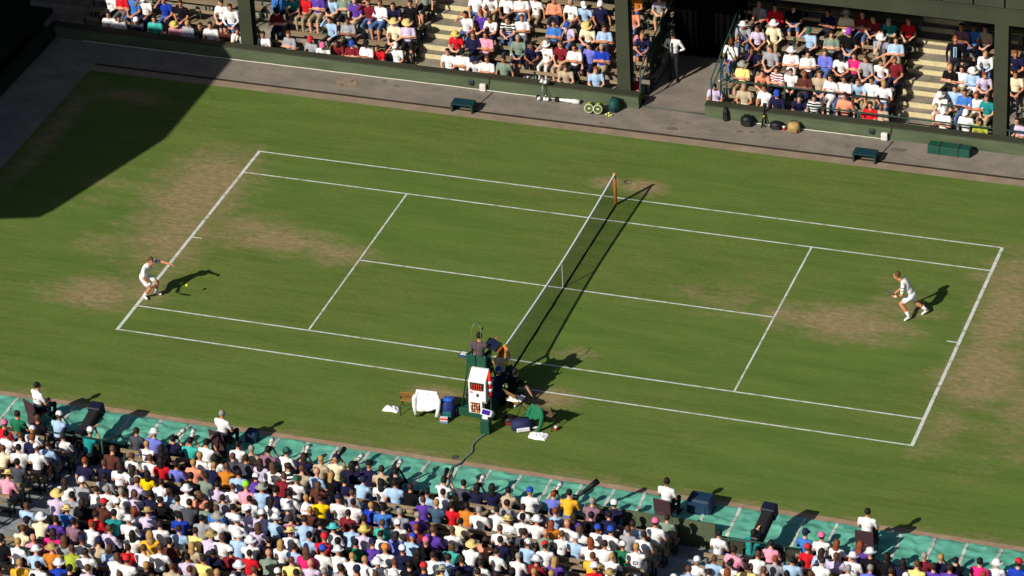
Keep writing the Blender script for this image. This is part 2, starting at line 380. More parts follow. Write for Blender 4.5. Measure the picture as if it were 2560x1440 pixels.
def printed(name, base, ink, bx, z0, z1):
    m = mat(name, base, .9, 0, 9, spec=.15, bump=.55); t = m.node_tree; b = t.nodes['Principled BSDF']
    tc = t.nodes.new('ShaderNodeTexCoord'); sp = t.nodes.new('ShaderNodeSeparateXYZ'); t.links.new(tc.outputs['Object'], sp.inputs[0])
    n = t.nodes.new('ShaderNodeTexNoise'); n.inputs['Scale'].default_value = 30; t.links.new(tc.outputs['Object'], n.inputs['Vector'])
    def M_(op, a, b_, c=None):
        q = t.nodes.new('ShaderNodeMath'); q.operation = op
        for i, x in enumerate((a, b_) if c is None else (a, b_, c)):
            if isinstance(x, (int, float)): q.inputs[i].default_value = x
            else: t.links.new(x, q.inputs[i])
        return q.outputs[0]
    fx = M_('LESS_THAN', M_('ABSOLUTE', sp.outputs[0], 0), bx); fz = M_('LESS_THAN', M_('ABSOLUTE', M_('SUBTRACT', sp.outputs[2], (z0+z1)/2), 0), (z1-z0)/2)
    f = M_('MULTIPLY', M_('MULTIPLY', fx, fz), M_('GREATER_THAN', n.outputs['Fac'], .47))
    mx = t.nodes.new('ShaderNodeMix'); mx.data_type = 'RGBA'; mx.inputs[6].default_value = (*s2l(base), 1); mx.inputs[7].default_value = (*s2l(ink), 1)
    t.links.new(f, mx.inputs[0]); t.links.new(mx.outputs[2], b.inputs['Base Color'])
printed('cloth_w1', (238, 238, 240), (60, 60, 110), .07, .82, .93); printed('cloth_w2', (236, 236, 240), (190, 60, 60), .09, .86, .90); printed('cloth_w3', (240, 240, 240), (40, 44, 60), .05, .80, .90)
SNAME = {'w': 'white', 'cr': 'cream', 'lb': 'pale blue', 'bl': 'blue', 'rb': 'royal blue', 'nv': 'navy', 'bk': 'black', 'gy': 'grey', 'dg': 'dark grey', 'rd': 'red',
         'mr': 'maroon', 'pk': 'pink', 'hp': 'bright pink', 'sa': 'salmon', 'or': 'ochre', 'ye': 'yellow', 'py': 'pale yellow', 'go': 'gold', 'gn': 'green', 'te': 'teal',
         'tq': 'turquoise', 'lm': 'lime', 'pu': 'purple', 'pw': 'violet blue', 'la': 'lilac', 'br': 'brown', 'tn': 'tan', 'sg': 'sage', 'ms': 'mauve', 'sl': 'slate blue',
         'st': 'black-striped white', 'sr': 'purple-striped white', 'fl': 'floral'}
HATC = {'W': ('sun_hat', (240, 240, 244), 'white sun hat'), 'C': ('cap', (240, 240, 244), 'white cap'), 'S': ('brim', (226, 198, 128), 'straw hat'), 'T': ('brim', (176, 152, 100), 'tan hat'),
        'R': ('cap', (206, 40, 50), 'red cap'), 'U': ('cap', (40, 80, 190), 'blue cap'), 'N': ('cap', (28, 32, 70), 'navy cap'), 'G': ('cap', (44, 104, 84), 'green cap'),
        'P': ('cap', (236, 110, 160), 'pink cap'), 'Q': ('brim', (84, 196, 204), 'turquoise hat'), 'L': ('cap', (150, 230, 40), 'lime cap'), 'O': ('cap', (248, 136, 60), 'orange cap'),
        'Y': ('sun_hat', (226, 200, 110), 'yellow hat'), 'K': ('cap', (24, 24, 30), 'black cap'), 'E': ('brim', (158, 160, 150), 'grey hat'), 'V': ('cap', (158, 64, 190), 'purple cap')}
for k, (a, c, n) in HATC.items(): mat('hat_' + k, c, .85, .05, 20)
HNAME = {'k': 'black hair', 'd': 'dark hair', 'b': 'brown hair', 'l': 'blond hair', 'g': 'grey hair', 'r': 'auburn hair', 'B': 'a bald head'}
for k, c in (('denim', (84, 112, 164)), ('dark', (34, 32, 42)), ('khaki', (166, 152, 124)), ('whiteish', (226, 224, 222)), ('greyt', (104, 106, 114)), ('navyt', (34, 38, 72))): mat('leg_' + k, c, .9)
mat('shoe_white', (226, 226, 228), .7); mat('shoe_dark', (34, 28, 26), .6); mat('shoe_brown', (96, 66, 46), .6)

def sit(lean=0.0, slump=0.0, hands='lap', yaw=0.0, pitch=-8, knees=.12, twist=0.0, sh=.185):
    pel = V(0, 0, .565); T = Matrix.Rotation(math.radians(-lean), 3, 'X')
    che = pel + T @ V(0, .0, .44 - slump); Z = Matrix.Rotation(math.radians(twist), 3, 'Z')
    sl = che + Z @ V(-sh, 0, .0); sr = che + Z @ V(sh, 0, .0)
    hf = Euler((math.radians(pitch), 0, math.radians(yaw))).to_matrix() @ V(0, 1, 0)
    hd = che + T @ V(0, .03, .19) + V(0, .012, .04)
    J = dict(pel=pel, che=che, sl=sl, sr=sr, hd=hd, hf=hf, hl=V(-.09,.03,.55), hr=V(.09,.03,.55),
             kl=V(-knees-.02,.46,.53), kr=V(knees+.02,.46,.53), nl=V(-knees,.44,.1), nr=V(knees,.44,.1), tl=V(-knees-.03,.6,.1), tr=V(knees+.03,.6,.1))
    el, er = che + V(-.25,.08,-.27), che + V(.25,.08,-.27)
    if hands == 'lap': al, ar = V(-.10,.30,.65), V(.09,.31,.66)
    elif hands == 'knees': el, er, al, ar = V(-.22,.33,.70), V(.22,.33,.70), V(-.03,.52,.66), V(.03,.52,.66)
    elif hands == 'cross': al, ar = che + V(.12,.2,-.2), che + V(-.12,.19,-.17)
    elif hands == 'shade': al = V(-.10,.30,.65); er = che + V(.31,.16,-.02); ar = hd + V(.10,.10,.05)
    elif hands == 'chin': al = V(-.02,.28,.66); er = che + V(.16,.28,-.24); ar = hd + V(.03,.12,-.14)
    elif hands == 'camera': el, er = che + V(-.25,.22,-.16), che + V(.24,.2,-.18); al, ar = hd + V(-.05,.26,-.03), hd + V(.07,.16,-.05)
    elif hands == 'brace': el = che + V(-.27,-.02,-.25); al = V(-.30,.05,.58); ar = V(.12,.36,.64)
    J.update(el=el, er=er, al=al, ar=ar); return J
def stand(hands='back', yaw=0, pitch=-12):
    J = dict(pel=V(0,0,.96), che=V(0,.0,1.42), sl=V(-.195,0,1.42), sr=V(.195,0,1.42), hd=V(0,.03,1.66), hf=Euler((math.radians(pitch),0,math.radians(yaw))).to_matrix() @ V(0,1,0),
             hl=V(-.09,0,.93), hr=V(.09,0,.93), kl=V(-.11,.03,.5), kr=V(.11,.03,.5), nl=V(-.12,0,.09), nr=V(.12,0,.09), tl=V(-.16,.2,.09), tr=V(.16,.2,.09))
    if hands == 'back': J.update(el=V(-.34,-.06,1.16), er=V(.34,-.06,1.16), al=V(-.08,-.15,.98), ar=V(.08,-.15,.98))
    else: J.update(el=V(-.27,0,1.14), er=V(.27,0,1.14), al=V(-.24,.12,.9), ar=V(.24,.12,.9))
    return J
POSES = [human(sit(4, 0, 'lap', 14)), human(sit(24, .02, 'knees', -6, 6)), human(sit(-2, 0, 'cross', 4)), human(sit(6, 0, 'shade', -4)), human(sit(14, .03, 'lap', 22, -16), slim=.9),
         human(sit(10, 0, 'chin', 10)), human(sit(4, .0, 'camera', 0, -4)), human(sit(0, 0, 'brace', -18, -6, twist=-10)), human(sit(3, 0, 'lap', -24, -4, .09, sh=.165), slim=.86), human(sit(8, .02, 'cross', 26, -10, sh=.165), slim=.88)]
FACING = [0, 1, 2, 3, 4, 5, 7, 8, 9]
def hat_mesh(kind):
    b = MB()
    if kind == 'sun_hat': b.lathe([(.155,.028),(.165,.022),(.105,.052),(.098,.10),(.075,.142),(.03,.155)], 18)
    elif kind == 'brim': b.lathe([(.172,.042),(.182,.034),(.10,.048),(.093,.11),(.08,.145),(.03,.138)], 18)
    else:
        b.lathe([(.097,.03),(.099,.06),(.085,.115),(.05,.145),(.015,.152)], 16)
        n = 8; pts = []
        for i in range(n+1):
            th = math.pi*(.12 + .76*i/n); pts += [(.098*math.cos(th), .098*math.sin(th), .045), (.092*math.cos(th), .185*math.sin(th)+.005, .030)]
        b.add(pts, [(2*i, 2*i+1, 2*i+3, 2*i+2) for i in range(n)]); b.add([(x, y, z-.006) for x, y, z in pts], [(2*i+2, 2*i+3, 2*i+1, 2*i) for i in range(n)])
    m = b.mesh(kind, True); m.materials.append(MATS['hat_W']); return m
HATS = {k: hat_mesh(k) for k in ('sun_hat', 'cap', 'brim')}
def long_hair_mesh():
    b = MB(); b.ell(frame(V(0,-.045,-.02), V(1,0,0), V(0,1,0), V(0,0,1), .098, .078, .135), 14, 10); b.ell(frame(V(0,-.075,-.16), V(1,0,0), V(0,1,0), V(0,0,1), .092, .05, .13), 12, 8)
    m = b.mesh('long_hair', True); m.materials.append(MATS['hair_d']); return m
LONGHAIR = long_hair_mesh()
def dress(o, shirt, hair, skin, lower, calf, shoe, fore):
    for i, m in enumerate((skin, shirt, lower, calf, hair, shoe, fore)):
        o.material_slots[i].link = 'OBJECT'; o.material_slots[i].material = MATS[m]
def person(mesh_H, loc, rz, shirt, head, label=None, group=None, lower=None, scale=1.0, sleeves='short', calf=None, shoe=None, rnd=random):
    mesh, H = mesh_H
    skin = rnd.choice(['skin_fair']*5 + ['skin_tan']*4 + ['skin_dark'])
    lower = lower or rnd.choice(['leg_denim']*4 + ['leg_dark']*5 + ['leg_khaki']*3 + ['leg_whiteish', 'leg_greyt', 'leg_navyt', 'leg_navyt'])
    calf = calf or (skin if rnd.random() < .4 else lower)
    hk = head[0]; hair = 'hair_' + (hk if hk in HAIRC else rnd.choice('kddbblg'))
    fore = skin if sleeves == 'short' and rnd.random() < .8 else 'cloth_' + shirt
    o = bpy.data.objects.new('person', mesh); col.objects.link(o)
    o.location = loc; o.rotation_euler = (0, 0, rz); o.scale = (scale,)*3
    sm_ = 'cloth_' + shirt
    if shirt == 'w' and sleeves == 'short' and lower != 'cloth_w' and rnd.random() < .3: sm_ = rnd.choice(('cloth_w1', 'cloth_w2', 'cloth_w3'))
    dress(o, sm_, hair, skin, lower, calf, shoe or rnd.choice(['shoe_white', 'shoe_dark', 'shoe_brown', 'shoe_dark']), fore)
    if hk in HATC:
        h = bpy.data.objects.new('hat', HATS[HATC[hk][0]]); col.objects.link(h); h.parent = o
        h.matrix_local = H @ Matrix.Translation((0, -.012, -.005)) @ Matrix.Rotation(math.radians(rnd.uniform(-14, 4)), 4, 'X')
        h.material_slots[0].link = 'OBJECT'; h.material_slots[0].material = MATS['hat_' + hk]
    if head.endswith('+'):
        h = bpy.data.objects.new('hair', LONGHAIR); col.objects.link(h); h.parent = o; h.matrix_local = H
        h.material_slots[0].link = 'OBJECT'; h.material_slots[0].material = MATS[hair]
    if label: tag(o, label, 'person', group)
    return o
# ------------------------------------------------------------------ the setting
from mathutils import noise as mnoise
tag(sheet('ground', -400, -400, 400, 400, -1.0, mat('far_ground', (92, 88, 76), .95, .2, .3)), kind='structure')
XL, XR = -19.33, 24.0
lawn = tag(sheet('lawn', XL, -9.4, XR, 9.2, 0.0, lawn_material()), kind='structure')
LZ = .004
def line(name, x0, y0, x1, y1): sheet(name, x0, y0, x1, y1, LZ, M_LINE, lawn)
w_ = .055
for s in (-1, 1):
    line('doubles_sideline', -11.885, s*5.485 - w_/2, 11.885, s*5.485 + w_/2)
    line('baseline', s*11.835 - .05, -5.4574, s*11.835 + .05, 5.4574)
    line('singles_sideline', -11.784, s*4.115 - w_/2, 11.784, s*4.115 + w_/2)
    line('service_line', s*6.4 - w_/2, -4.087, s*6.4 + w_/2, 4.087)
    line('centre_mark', s*11.634 - .15, -.027, s*11.634 + .15, .027)
line('centre_service_line', -6.372, -w_/2, 6.372, w_/2)

tag(sheet('kerb', XL, 9.2, XR, 9.58, .0, M_KERB), kind='structure')
tag(sheet('gutter', XL, 9.58, XR, 9.69, -.012, M_GUT), kind='structure')
path = tag(sheet('path', -21.4, 9.69, XR, 11.06, .0, M_PATH), kind='structure')
tag(sheet('side_path', -21.4, -12, XL, 9.69, .0, M_PATH), kind='structure')
tag(sheet('gangway_floor', -1.12, 11.06, 1.02, 18.0, -.002, M_PATH), kind='structure')
for x0, xs in ((-6.2, -6.02), (6.95, 7.12)):                       # thin dark strips across the path
    MB().add([(x0-.02, 9.9, .004), (x0+.03, 9.9, .004), (xs+.05, 10.98, .004), (xs, 10.98, .004)], [(0,1,2,3)]).build('dark_strip', M_GUT, path)
c = px(868, 208); cov = thing('inspection_cover', 'square rusty inspection cover set in the grey path', 'cover', (c.x, c.y, 0), .5)
M_RUST = mat('rusty_plate', (150, 128, 110), .85, .15, 6)
MB().bbox((-.32,-.27,.003), (.32,.27,.014), .006).build('plate', M_RUST, cov)
for s in (-1, 1): MB().box((s*.18-.03,-.03+.1*s,.0145), (s*.18+.03,.03+.1*s,.019)).build('lifting_slot', M_GUT, cov)
tag(sheet('earth_strip', -21.4, -9.66, XR, -9.4, -.003, M_EARTH), kind='structure')
tag(sheet('perimeter_strip', -21.4, -11.12, XR, -9.66, -.02, M_CONCN), kind='structure')
for u, v, r in ((1680, 322, .16), (1850, 328, .09), (1880, 331, .07), (1783, 327, .06), (1905, 332, .05), (2245, 374, .2)):
    p = px(u, v); n = 14; pts = [(p.x + r*math.cos(6.283*k/n)*random.uniform(.7,1.25)*1.4, p.y + r*.7*math.sin(6.283*k/n)*random.uniform(.7,1.2), .0035) for k in range(n)]
    MB().add(pts, [tuple(range(n))]).build('stain', mat('damp_stain', (112, 102, 96), .8), path)

# green sheeting over the near perimeter, with white tape on its seams
def th(x, y):
    e = min(1, (y + 11.12) / .25, (-9.60 - y) / .12); e = max(0, e)
    a = mnoise.noise(Vector((x*.8, y*2.4, 3.1))); b = mnoise.noise(Vector((x*2.6 + y*1.5, y*3.6 - x*.7, 1.7))); f = mnoise.noise(Vector((x*6.1 - y*4, y*5 + x*2, 8.2)))
    rid = 1 - abs(mnoise.noise(Vector((x*1.5 + y*1.1, y*2.2 - x*.9, 5.5))))*2.2
    return .008 + e * (.030 + .040*a + .030*b + .014*f + .045*max(0, rid)**3)
NX, NY = 760, 26
vsx, fsx = [], []
for j in range(NY+1):
    for i in range(NX+1):
        x = -20.5 + 42.5*i/NX; t = j/NY; wav = .05*mnoise.noise(Vector((x*.9, 0, 0))) + .02*mnoise.noise(Vector((x*3.3, 4, 0)))
        y = -11.10 + (1.46 + wav) * t; vsx.append((x, y, th(x, y)))
for j in range(NY):
    for i in range(NX): a = j*(NX+1)+i; fsx.append((a, a+1, a+NX+2, a+NX+1))
M_TARP = ramp_mat('green_sheeting', [(.3, (84, 160, 138)), (.55, (104, 182, 160)), (.75, (126, 198, 180))], 1.6, rough=.40, stretch=(1,2.2,1), spec=.5, bump=1.0)
tarp = MB().add(vsx, fsx).build('ground_cover', M_TARP, None, True)
tag(tarp, 'crumpled sea-green plastic sheeting along the near edge of the lawn', 'tarpaulin')
M_TAPE = ramp_mat('seam_tape', [(.35, (170, 176, 172)), (.6, (206, 208, 204))], 5., rough=.6)
k = 0
for i in range(-21, 24):
    x0 = -.65 + .885*i
    if x0 < -20 or x0 > 21: continue
    vv, ff = [], []
    for j in range(25):
        y = -11.06 + 1.40*j/24; wj = .042 + .012*mnoise.noise(Vector((x0*3, y*7, 0))); xx = x0 + .03*mnoise.noise(Vector((x0, y*2.2, 9)))
        for s in (-1, 0, 1): vv.append((xx + s*wj, y, max(th(xx + s*wj, y), th(xx, y)*.9) + .006))
    for j in range(24):
        for s in range(2): a = j*3+s; ff.append((a, a+1, a+4, a+3))
    MB().add(vv, ff).build('seam_tape', M_TAPE, tarp, True)

# ------------------------------------------------------------------ near stand (we look at the backs)
NZ0, NRISE, ND, NY0 = -.40, .24, .90, -11.57
def nfloor(k): return NZ0 + NRISE*k
ns = thing('grandstand', 'near open grandstand of low grey concrete terraces filled with spectators', 'grandstand', (0, -14, -.9))
for k in range(15):
    y1 = -11.12 - ND*k; box('terrace_step', (-21.4, y1-ND+14, -.05), (XR, y1+14, nfloor(k)+.9), M_CONCN, ns)
nw = thing('barrier_wall', 'low dark green barrier wall between the sheeting and the near stand', 'wall', (0, -11.09, -.4))
box('wall_panel', (-21.4, -.03, 0), (4.35, .03, .385), M_OLIVE, nw)
box('wall_panel', (7.93, -.03, 0), (XR, .03, .385), M_OLIVE, nw)
for i in range(3): box('barrier_board', (4.36 + i*1.19, -.035, 0), (5.54 + i*1.19, .035, .82), M_WALL, nw, .006)

# ------------------------------------------------------------------ far stand (facing us)
FZ0, FRISE, FD, FY0 = -.49, .35, .78, 11.95
def ffloor(k): return FZ0 + FRISE*k
fs_ = thing('grandstand', 'far grandstand of concrete terraces with cream-edged steps under a green upper deck', 'grandstand', (0, 12, -1.0))
AISLES = ((-9.2, -8.05), (6.75, 8.1))
for k in range(8):
    y0 = 11.40 + FD*k - 12
    for x0, x1 in ((-30, -9.2), (-8.05, -1.12), (1.02, 6.75), (8.1, XR)):
        box('terrace_step', (x0, y0, 0), (x1, y0 + FD, ffloor(k)+1), M_CONC, fs_)
    for x0, x1 in AISLES:
        yo = y0 + .25                                          # aisle flights are cut a little deeper
        box('stair_tread', (x0, yo, 0), (x1, yo + FD, ffloor(k)+1), M_CONC, fs_)
        box('stair_riser', (x0+.02, yo-.012, ffloor(k)+1-.172), (x1-.02, yo-.002, ffloor(k)+1+.003), M_RISER, fs_)
        box('stair_tread', (x0+.003, yo+FD-.3, .5), (x1-.003, yo+FD-.002, ffloor(k)+1+.172), M_CONC, fs_)
        box('stair_riser', (x0+.02, yo+FD-.312, ffloor(k)+1+.01), (x1-.02, yo+FD-.302, ffloor(k)+1+.175), M_RISER, fs_)
box('back_wall', (-30, 6.2, 0), (XR, 6.5, 8), M_DGREEN, fs_)
box('side_panel', (-1.118, -.6, .3), (-1.085, 6.2, 1.0), M_DGREEN, fs_); box('side_panel', (.985, -.6, .3), (1.018, 6.2, 1.0), M_DGREEN, fs_)
bw = thing('barrier_wall', 'low faded green wall with a flat dark coping before the far stand', 'wall', (0, 11.06, -.5))
for x0, x1 in ((-21.4, -1.14), (1.04, XR)):
    box('wall_face', (x0, 0, 0), (x1, .30, .90), M_WALL, bw); box('coping', (x0-.01, -.015, .903), (x1+.01, .325, .945), M_OLIVE, bw, .008)
for x0, x1, y in ((-20.4, -3.55, 10.99), (2.3, 6.75, 10.99)):
    o = MB().tube([(x0 + (x1-x0)*i/40, y + .008*math.sin(i*1.7), .035) for i in range(41)], .018, 8).build('pipe', mat('dull_white_pipe', (196, 192, 180), .4, .15, 3), None, True)
    tag(o, 'white pipe along the foot of the far wall ' + ('left of the gangway' if x0 < 0 else 'right of the gangway'), 'pipe')
tag(MB().tube([(-1.1,11.22,.02),(-.5,11.22,.024),(.3,11.2,.022),(1.0,11.2,.02)], .022, 8).build('pipe', mat('pipe_green', (70, 84, 76), .5), None, True), 'thin dark pipe lying across the mouth of the gangway', 'pipe')
for u, v, s in ((1207, 215, 'near the left stool'), (2211, 340, 'near the right stool')):
    p = pxy(u, v, 10.97); t_ = thing('junction_box', 'small white electrical box on the far wall ' + s, 'box', (p.x, 10.97, .02))
    MB().bbox((-.1,-.06,0),(.1,.06,.24),.015).build('case', M_WHITE, t_); MB().box((-.07,-.064,.05),(.07,-.0605,.2)).build('lid', mat('pale_plastic', (212, 208, 198), .6), t_)
    MB().tube([(.1,.02,.1),(.16,.03,.2),(.2,.06,.34),(.21,.08,.46)], .012, 6).build('wire', M_BLACK, t_, True)
    p2 = thing('wall_lamp', 'small dark green bulkhead fitting on the far wall beside the ' + ('left' if u < 1500 else 'right') + ' junction box', 'lamp', (p.x - .42, 11.055, .16))
    MB().bbox((-.09,-.06,0),(.09,0,.16),.02).build('body', M_GREEN, p2); MB().ell(frame(V(0,-.05,.03), V(1,0,0), V(0,1,0), V(0,0,1), .07,.04,.04)).build('lens', M_BLACK, p2, True)

def bench(x0, x1, y, z, face, label, cat='bench', group=None, lo=None):
    """slatted bench with a back rail; face = -1 looks towards the camera, +1 away from it"""
    b = thing('bench', label, cat, ((x0+x1)/2, y, z), 0, group); h = (x1-x0)/2; f = face
    for d in (.10, -.06): box('seat_plank', (-h, -f*d-.07, .415), (h, -f*d+.07, .45), M_TIMBER, b)
    rz_ = .70 if f > 0 else .64
    box('back_rail', (-h, -f*.27-.018, rz_), (h, -f*.27+.018, rz_+.11), M_TIMBER, b)
    box('foot_rail', (-h, -f*.22-.02, .2), (h, -f*.22+.02, .28), M_GREEN, b)
    n = max(2, int((x1-x0)/1.5)+1)
    me = None
    for i in range(n):
        x = -h + .08 + (2*h - .16)*i/(n-1)
        if me is None:
            me = MB().box((-.025, min(-f*.252,-f*.21), 0), (.025, max(-f*.252,-f*.21), .74)).box((-.025, min(-f*.21, f*.06), .37), (.025, max(-f*.21, f*.06), .414)).box((-.025, min(f*.06,f*.02), 0), (.025, max(f*.06,f*.02), .37)).mesh('support'); me.materials.append(M_GREEN)
        link('support', me, b, (x, 0, 0))
    return b
ORD = ['front', 'second', 'third', 'fourth', 'fifth', 'sixth', 'seventh', 'eighth', 'ninth', 'tenth', 'eleventh', 'twelfth', 'thirteenth']
FBLOCK = [(-20.9, -14.95, 'far stand left of first pillar'), (-14.3, -9.24, 'far stand, first pillar to steps'), (-8.0, -2.0, 'far stand, steps to middle pillar'),
          (-1.95, -1.16, 'far stand, gangway corner'), (1.12, 6.7, 'far stand right of gangway'), (8.15, 10.2, 'far stand, steps to right pillar'), (10.65, 14.0, 'far stand beyond right pillar')]
NBLOCK = [(-15.5, -9.98, 'near stand left of steps'), (-8.88, 7.05, 'near stand middle'), (8.1, 17.5, 'near stand right of steps')]
def proj(p):
    q = RMAT.inverted() @ (Vector(p) - CAM_LOC); return 1280 + FPX*q.x/-q.z, 720 - FPX*q.y/-q.z
for k in range(7):
    for x0, x1, nm in FBLOCK:
        vis = any(-20 < proj((x, FY0+FD*k, ffloor(k)+.6))[0] < 2580 and proj((x, FY0+FD*k, ffloor(k)+.6))[1] > -25 for x in np.linspace(x0, x1, 9))
        if vis: bench(x0, x1, FY0+FD*k, ffloor(k), -1, f'weathered slatted bench, {ORD[k]} row, {nm}', group='benches of the far stand')
for k in range(11):
    for x0, x1, nm in NBLOCK:
        if k == 0 and x0 > 8: x0 = 10.3
        if k == 0 and x0 < -12: x1 = -11.1
        vis = any(-30 < proj((x, NY0-ND*k, nfloor(k)+.6))[0] < 2590 and proj((x, NY0-ND*k, nfloor(k)+.6))[1] < 1475 for x in np.linspace(x0, x1, 15))
        if vis: bench(x0, x1, NY0-ND*k, nfloor(k), 1, f'weathered slatted bench, {ORD[k]} row, {nm}', group='benches of the near stand')

# pillars, upper deck front, left stand and its roof
for x, nm in ((-14.62, 'left'), (-1.71, 'middle'), (10.40, 'right')):
    t_ = thing('pillar', f'tall olive green steel pillar, {nm} one of the three in the far stand', 'pillar', (x, 11.58, -.48), 0, 'pillars of the far stand')
    box('flange', (-.23,-.17,0), (.20,-.12,4.72), M_OLIVE, t_); box('web', (-.03,-.119,0), (.03,.119,4.72), M_DGREEN, t_)
    box('flange', (-.23,.12,0), (.22,.17,4.72), M_OLIVE, t_); box('base_plate', (-.3,-.168,0), (.3,.168,.02), M_DGREEN, t_)
ub = thing('balcony', 'broad olive green upper deck front across the top right of the picture', 'balcony', (0, 11.40, 4.24))
box('beam', (-30, 0, 0), (XR+3, .3, .50), M_OLIVE, ub); box('lip', (-30, -.03, .50), (XR+3, .3, .56), M_OLIVE, ub)
x = -6.0
while x < 22: box('panel', (x, .02, .565), (x+.92, .07, 1.7), M_OLIVE, ub, .01); x += .97
box('backing', (-30, .09, .57), (XR+3, .12, 1.7), M_DGREEN, ub)
MB().add([(-30,.3,.05),(XR+3,.3,.05),(XR+3,7.5,.8),(-30,7.5,.8),(-30,.3,.35),(XR+3,.3,.35),(XR+3,7.5,1.1),(-30,7.5,1.1)],[(0,3,2,1),(4,5,6,7),(0,1,5,4),(1,2,6,5),(2,3,7,6),(3,0,4,7)]).build('soffit', M_DGREEN, ub)
box('upper_back_wall', (-30,9.5,1.2), (XR+3,9.8,6.9), M_DGREEN, ub); box('upper_roof', (-30,-.2,6.9), (XR+3,13,7.2), M_DGREEN, ub)
for x in (-14.62,-1.71,10.4): box('upper_pillar', (x-.15,.13,1.71), (x+.15,.4,6.9), M_OLIVE, ub)
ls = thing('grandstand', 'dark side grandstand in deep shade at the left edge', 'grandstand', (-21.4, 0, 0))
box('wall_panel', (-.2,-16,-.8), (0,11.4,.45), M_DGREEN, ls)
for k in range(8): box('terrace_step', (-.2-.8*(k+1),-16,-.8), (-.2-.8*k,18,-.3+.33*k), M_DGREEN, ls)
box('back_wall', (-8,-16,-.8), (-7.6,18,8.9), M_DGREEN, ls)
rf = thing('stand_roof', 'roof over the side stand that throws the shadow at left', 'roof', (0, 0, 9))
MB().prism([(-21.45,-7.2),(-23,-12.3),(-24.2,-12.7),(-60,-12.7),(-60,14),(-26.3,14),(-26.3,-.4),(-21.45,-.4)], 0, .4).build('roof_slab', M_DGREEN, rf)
for y in (-6.5, -3.6, -.7): box('post', (-22.9,y-.1,-9.3), (-22.7,y+.1,-.002), M_OLIVE, rf)

cu = thing('shade_sheet', 'added black sheet standing in for the deep shade at the back of the gangway', 'shade_sheet', (0, 14.9, 0)); cv, cf = [], []  # added black sheet; its colour stands in for the gangway's deep shade
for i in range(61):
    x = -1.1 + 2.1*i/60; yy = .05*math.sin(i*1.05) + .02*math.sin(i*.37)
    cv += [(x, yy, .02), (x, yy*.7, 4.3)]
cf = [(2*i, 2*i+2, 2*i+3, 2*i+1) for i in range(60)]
o = MB().add(cv, cf).build('cloth', mat('shade_black', (10, 10, 10), .95, spec=.05), cu, True); o.modifiers.new('t', 'SOLIDIFY').thickness = .01
MB().tube([(-1.1,0,4.31), (1.0,0,4.31)], .02, 8).build('shade_rod', M_BLACK, cu, True)
def rail(name, label, posts, rails, r=.028, m=None):
    t_ = thing(name, label, 'railing', posts[0][0]); o = Vector(posts[0][0])
    for a, b in posts: MB().tube([Vector(a)-o, Vector(b)-o], r, 8).build('post', m or M_GREEN, t_, True)
    for a in rails: MB().tube([Vector(p)-o for p in a], r*.95, 8).build('rail', m or M_GREEN, t_, True)
    return t_
def fl(y): return ffloor(max(0, min(7, int((y-11.4)/FD))))
for xx, nm in ((1.12, 'right'), (-1.22, 'left')):
    ys = [11.55, 12.6, 13.7, 14.8]; top = lambda y: 1.12 + (y-11.55)*.28
    rail('handrail', f'sloping green handrail up the {nm} side of the gangway', [((xx, y, fl(y)), (xx, y, top(y))) for y in ys],
         [[(xx, 11.55, top(11.55)), (xx, 15.4, top(15.4))], [(xx, 11.55, top(11.55)-.4), (xx, 15.4, top(15.4)-.4)]])
hr = [o for o in col.objects if o.name.startswith('handrail')][-1]
for y in (12.62, 13.72): MB().box((-.012, y-11.55, fl(y+.5)-fl(11.55)+.02), (.012, y-11.55+1.06, 1.0 + (y+.5-11.55)*.28 - fl(11.55))).build('shade_panel', M_DGREEN, hr)  # panels added under the left rail to throw shade on the gangway floor
rail('guard_rail', 'long green front guard rail above the far wall at right', [((x, 11.44, -.49), (x, 11.44, .62)) for x in np.arange(4.3, 14.5, 1.6)], [[(4.3, 11.44, .62), (14, 11.44, .62)]], .03)
rail('guard_rail', 'green guard rail behind the photographers right of the gangway', [((x, 12.30, ffloor(1)), (x, 12.30, .72)) for x in (1.4, 3.3, 5.2, 6.6)], [[(1.4, 12.30, .72), (6.6, 12.30, .72)]], .03)
rail('guard_rail', 'short green guard rail by the steps below the right pillar', [((x, 12.25, ffloor(1)), (x, 12.25, .8)) for x in (8.35, 9.0)], [[(8.35, 12.25, .8), (9.0, 12.25, .8)], [(8.35, 12.25, .45), (9.0, 12.25, .45)]], .025)
rail('guard_rail', 'green guard rail behind the left television camera in the near stand', [((x, -12.13, nfloor(1)), (x, -12.13, .8)) for x in (-11.0, -9.28)], [[(-11.0, -12.13, .8), (-9.28, -12.13, .8)], [(-9.28, -12.13, .8), (-9.0, -11.5, .6), (-9.0, -11.2, .1)]], .03)
rail('guard_rail', 'green guard rail behind the right television camera in the near stand', [((x, -12.13, nfloor(1)), (x, -12.13, .8)) for x in (8.35, 8.6, 9.2, 10.1)], [[(8.35, -12.13, .8), (10.1, -12.13, .8)], [(8.35, -12.13, .02), (9.4, -12.13, .02)]], .03)
kq = min(range(12), key=lambda k: abs(px(40, 1368, nfloor(k)+1.05).y - (-11.5-ND*k))); zt = nfloor(kq) + 1.05; a, b = px(-60, 1352, zt), px(72, 1374, zt); zf = nfloor(kq)
rail('guard_rail', 'dark green guard rail at the bottom left corner of the near stand', [((a.x, a.y, zf), tuple(a)), ((b.x, b.y, zf), tuple(b)), (((a.x+b.x)/2+.2, (a.y+b.y)/2, zf), ((a.x+b.x)/2+.2, (a.y+b.y)/2, zt))], [[a, b], [a - V(0,0,.45), b - V(0,0,.45)]], .04)
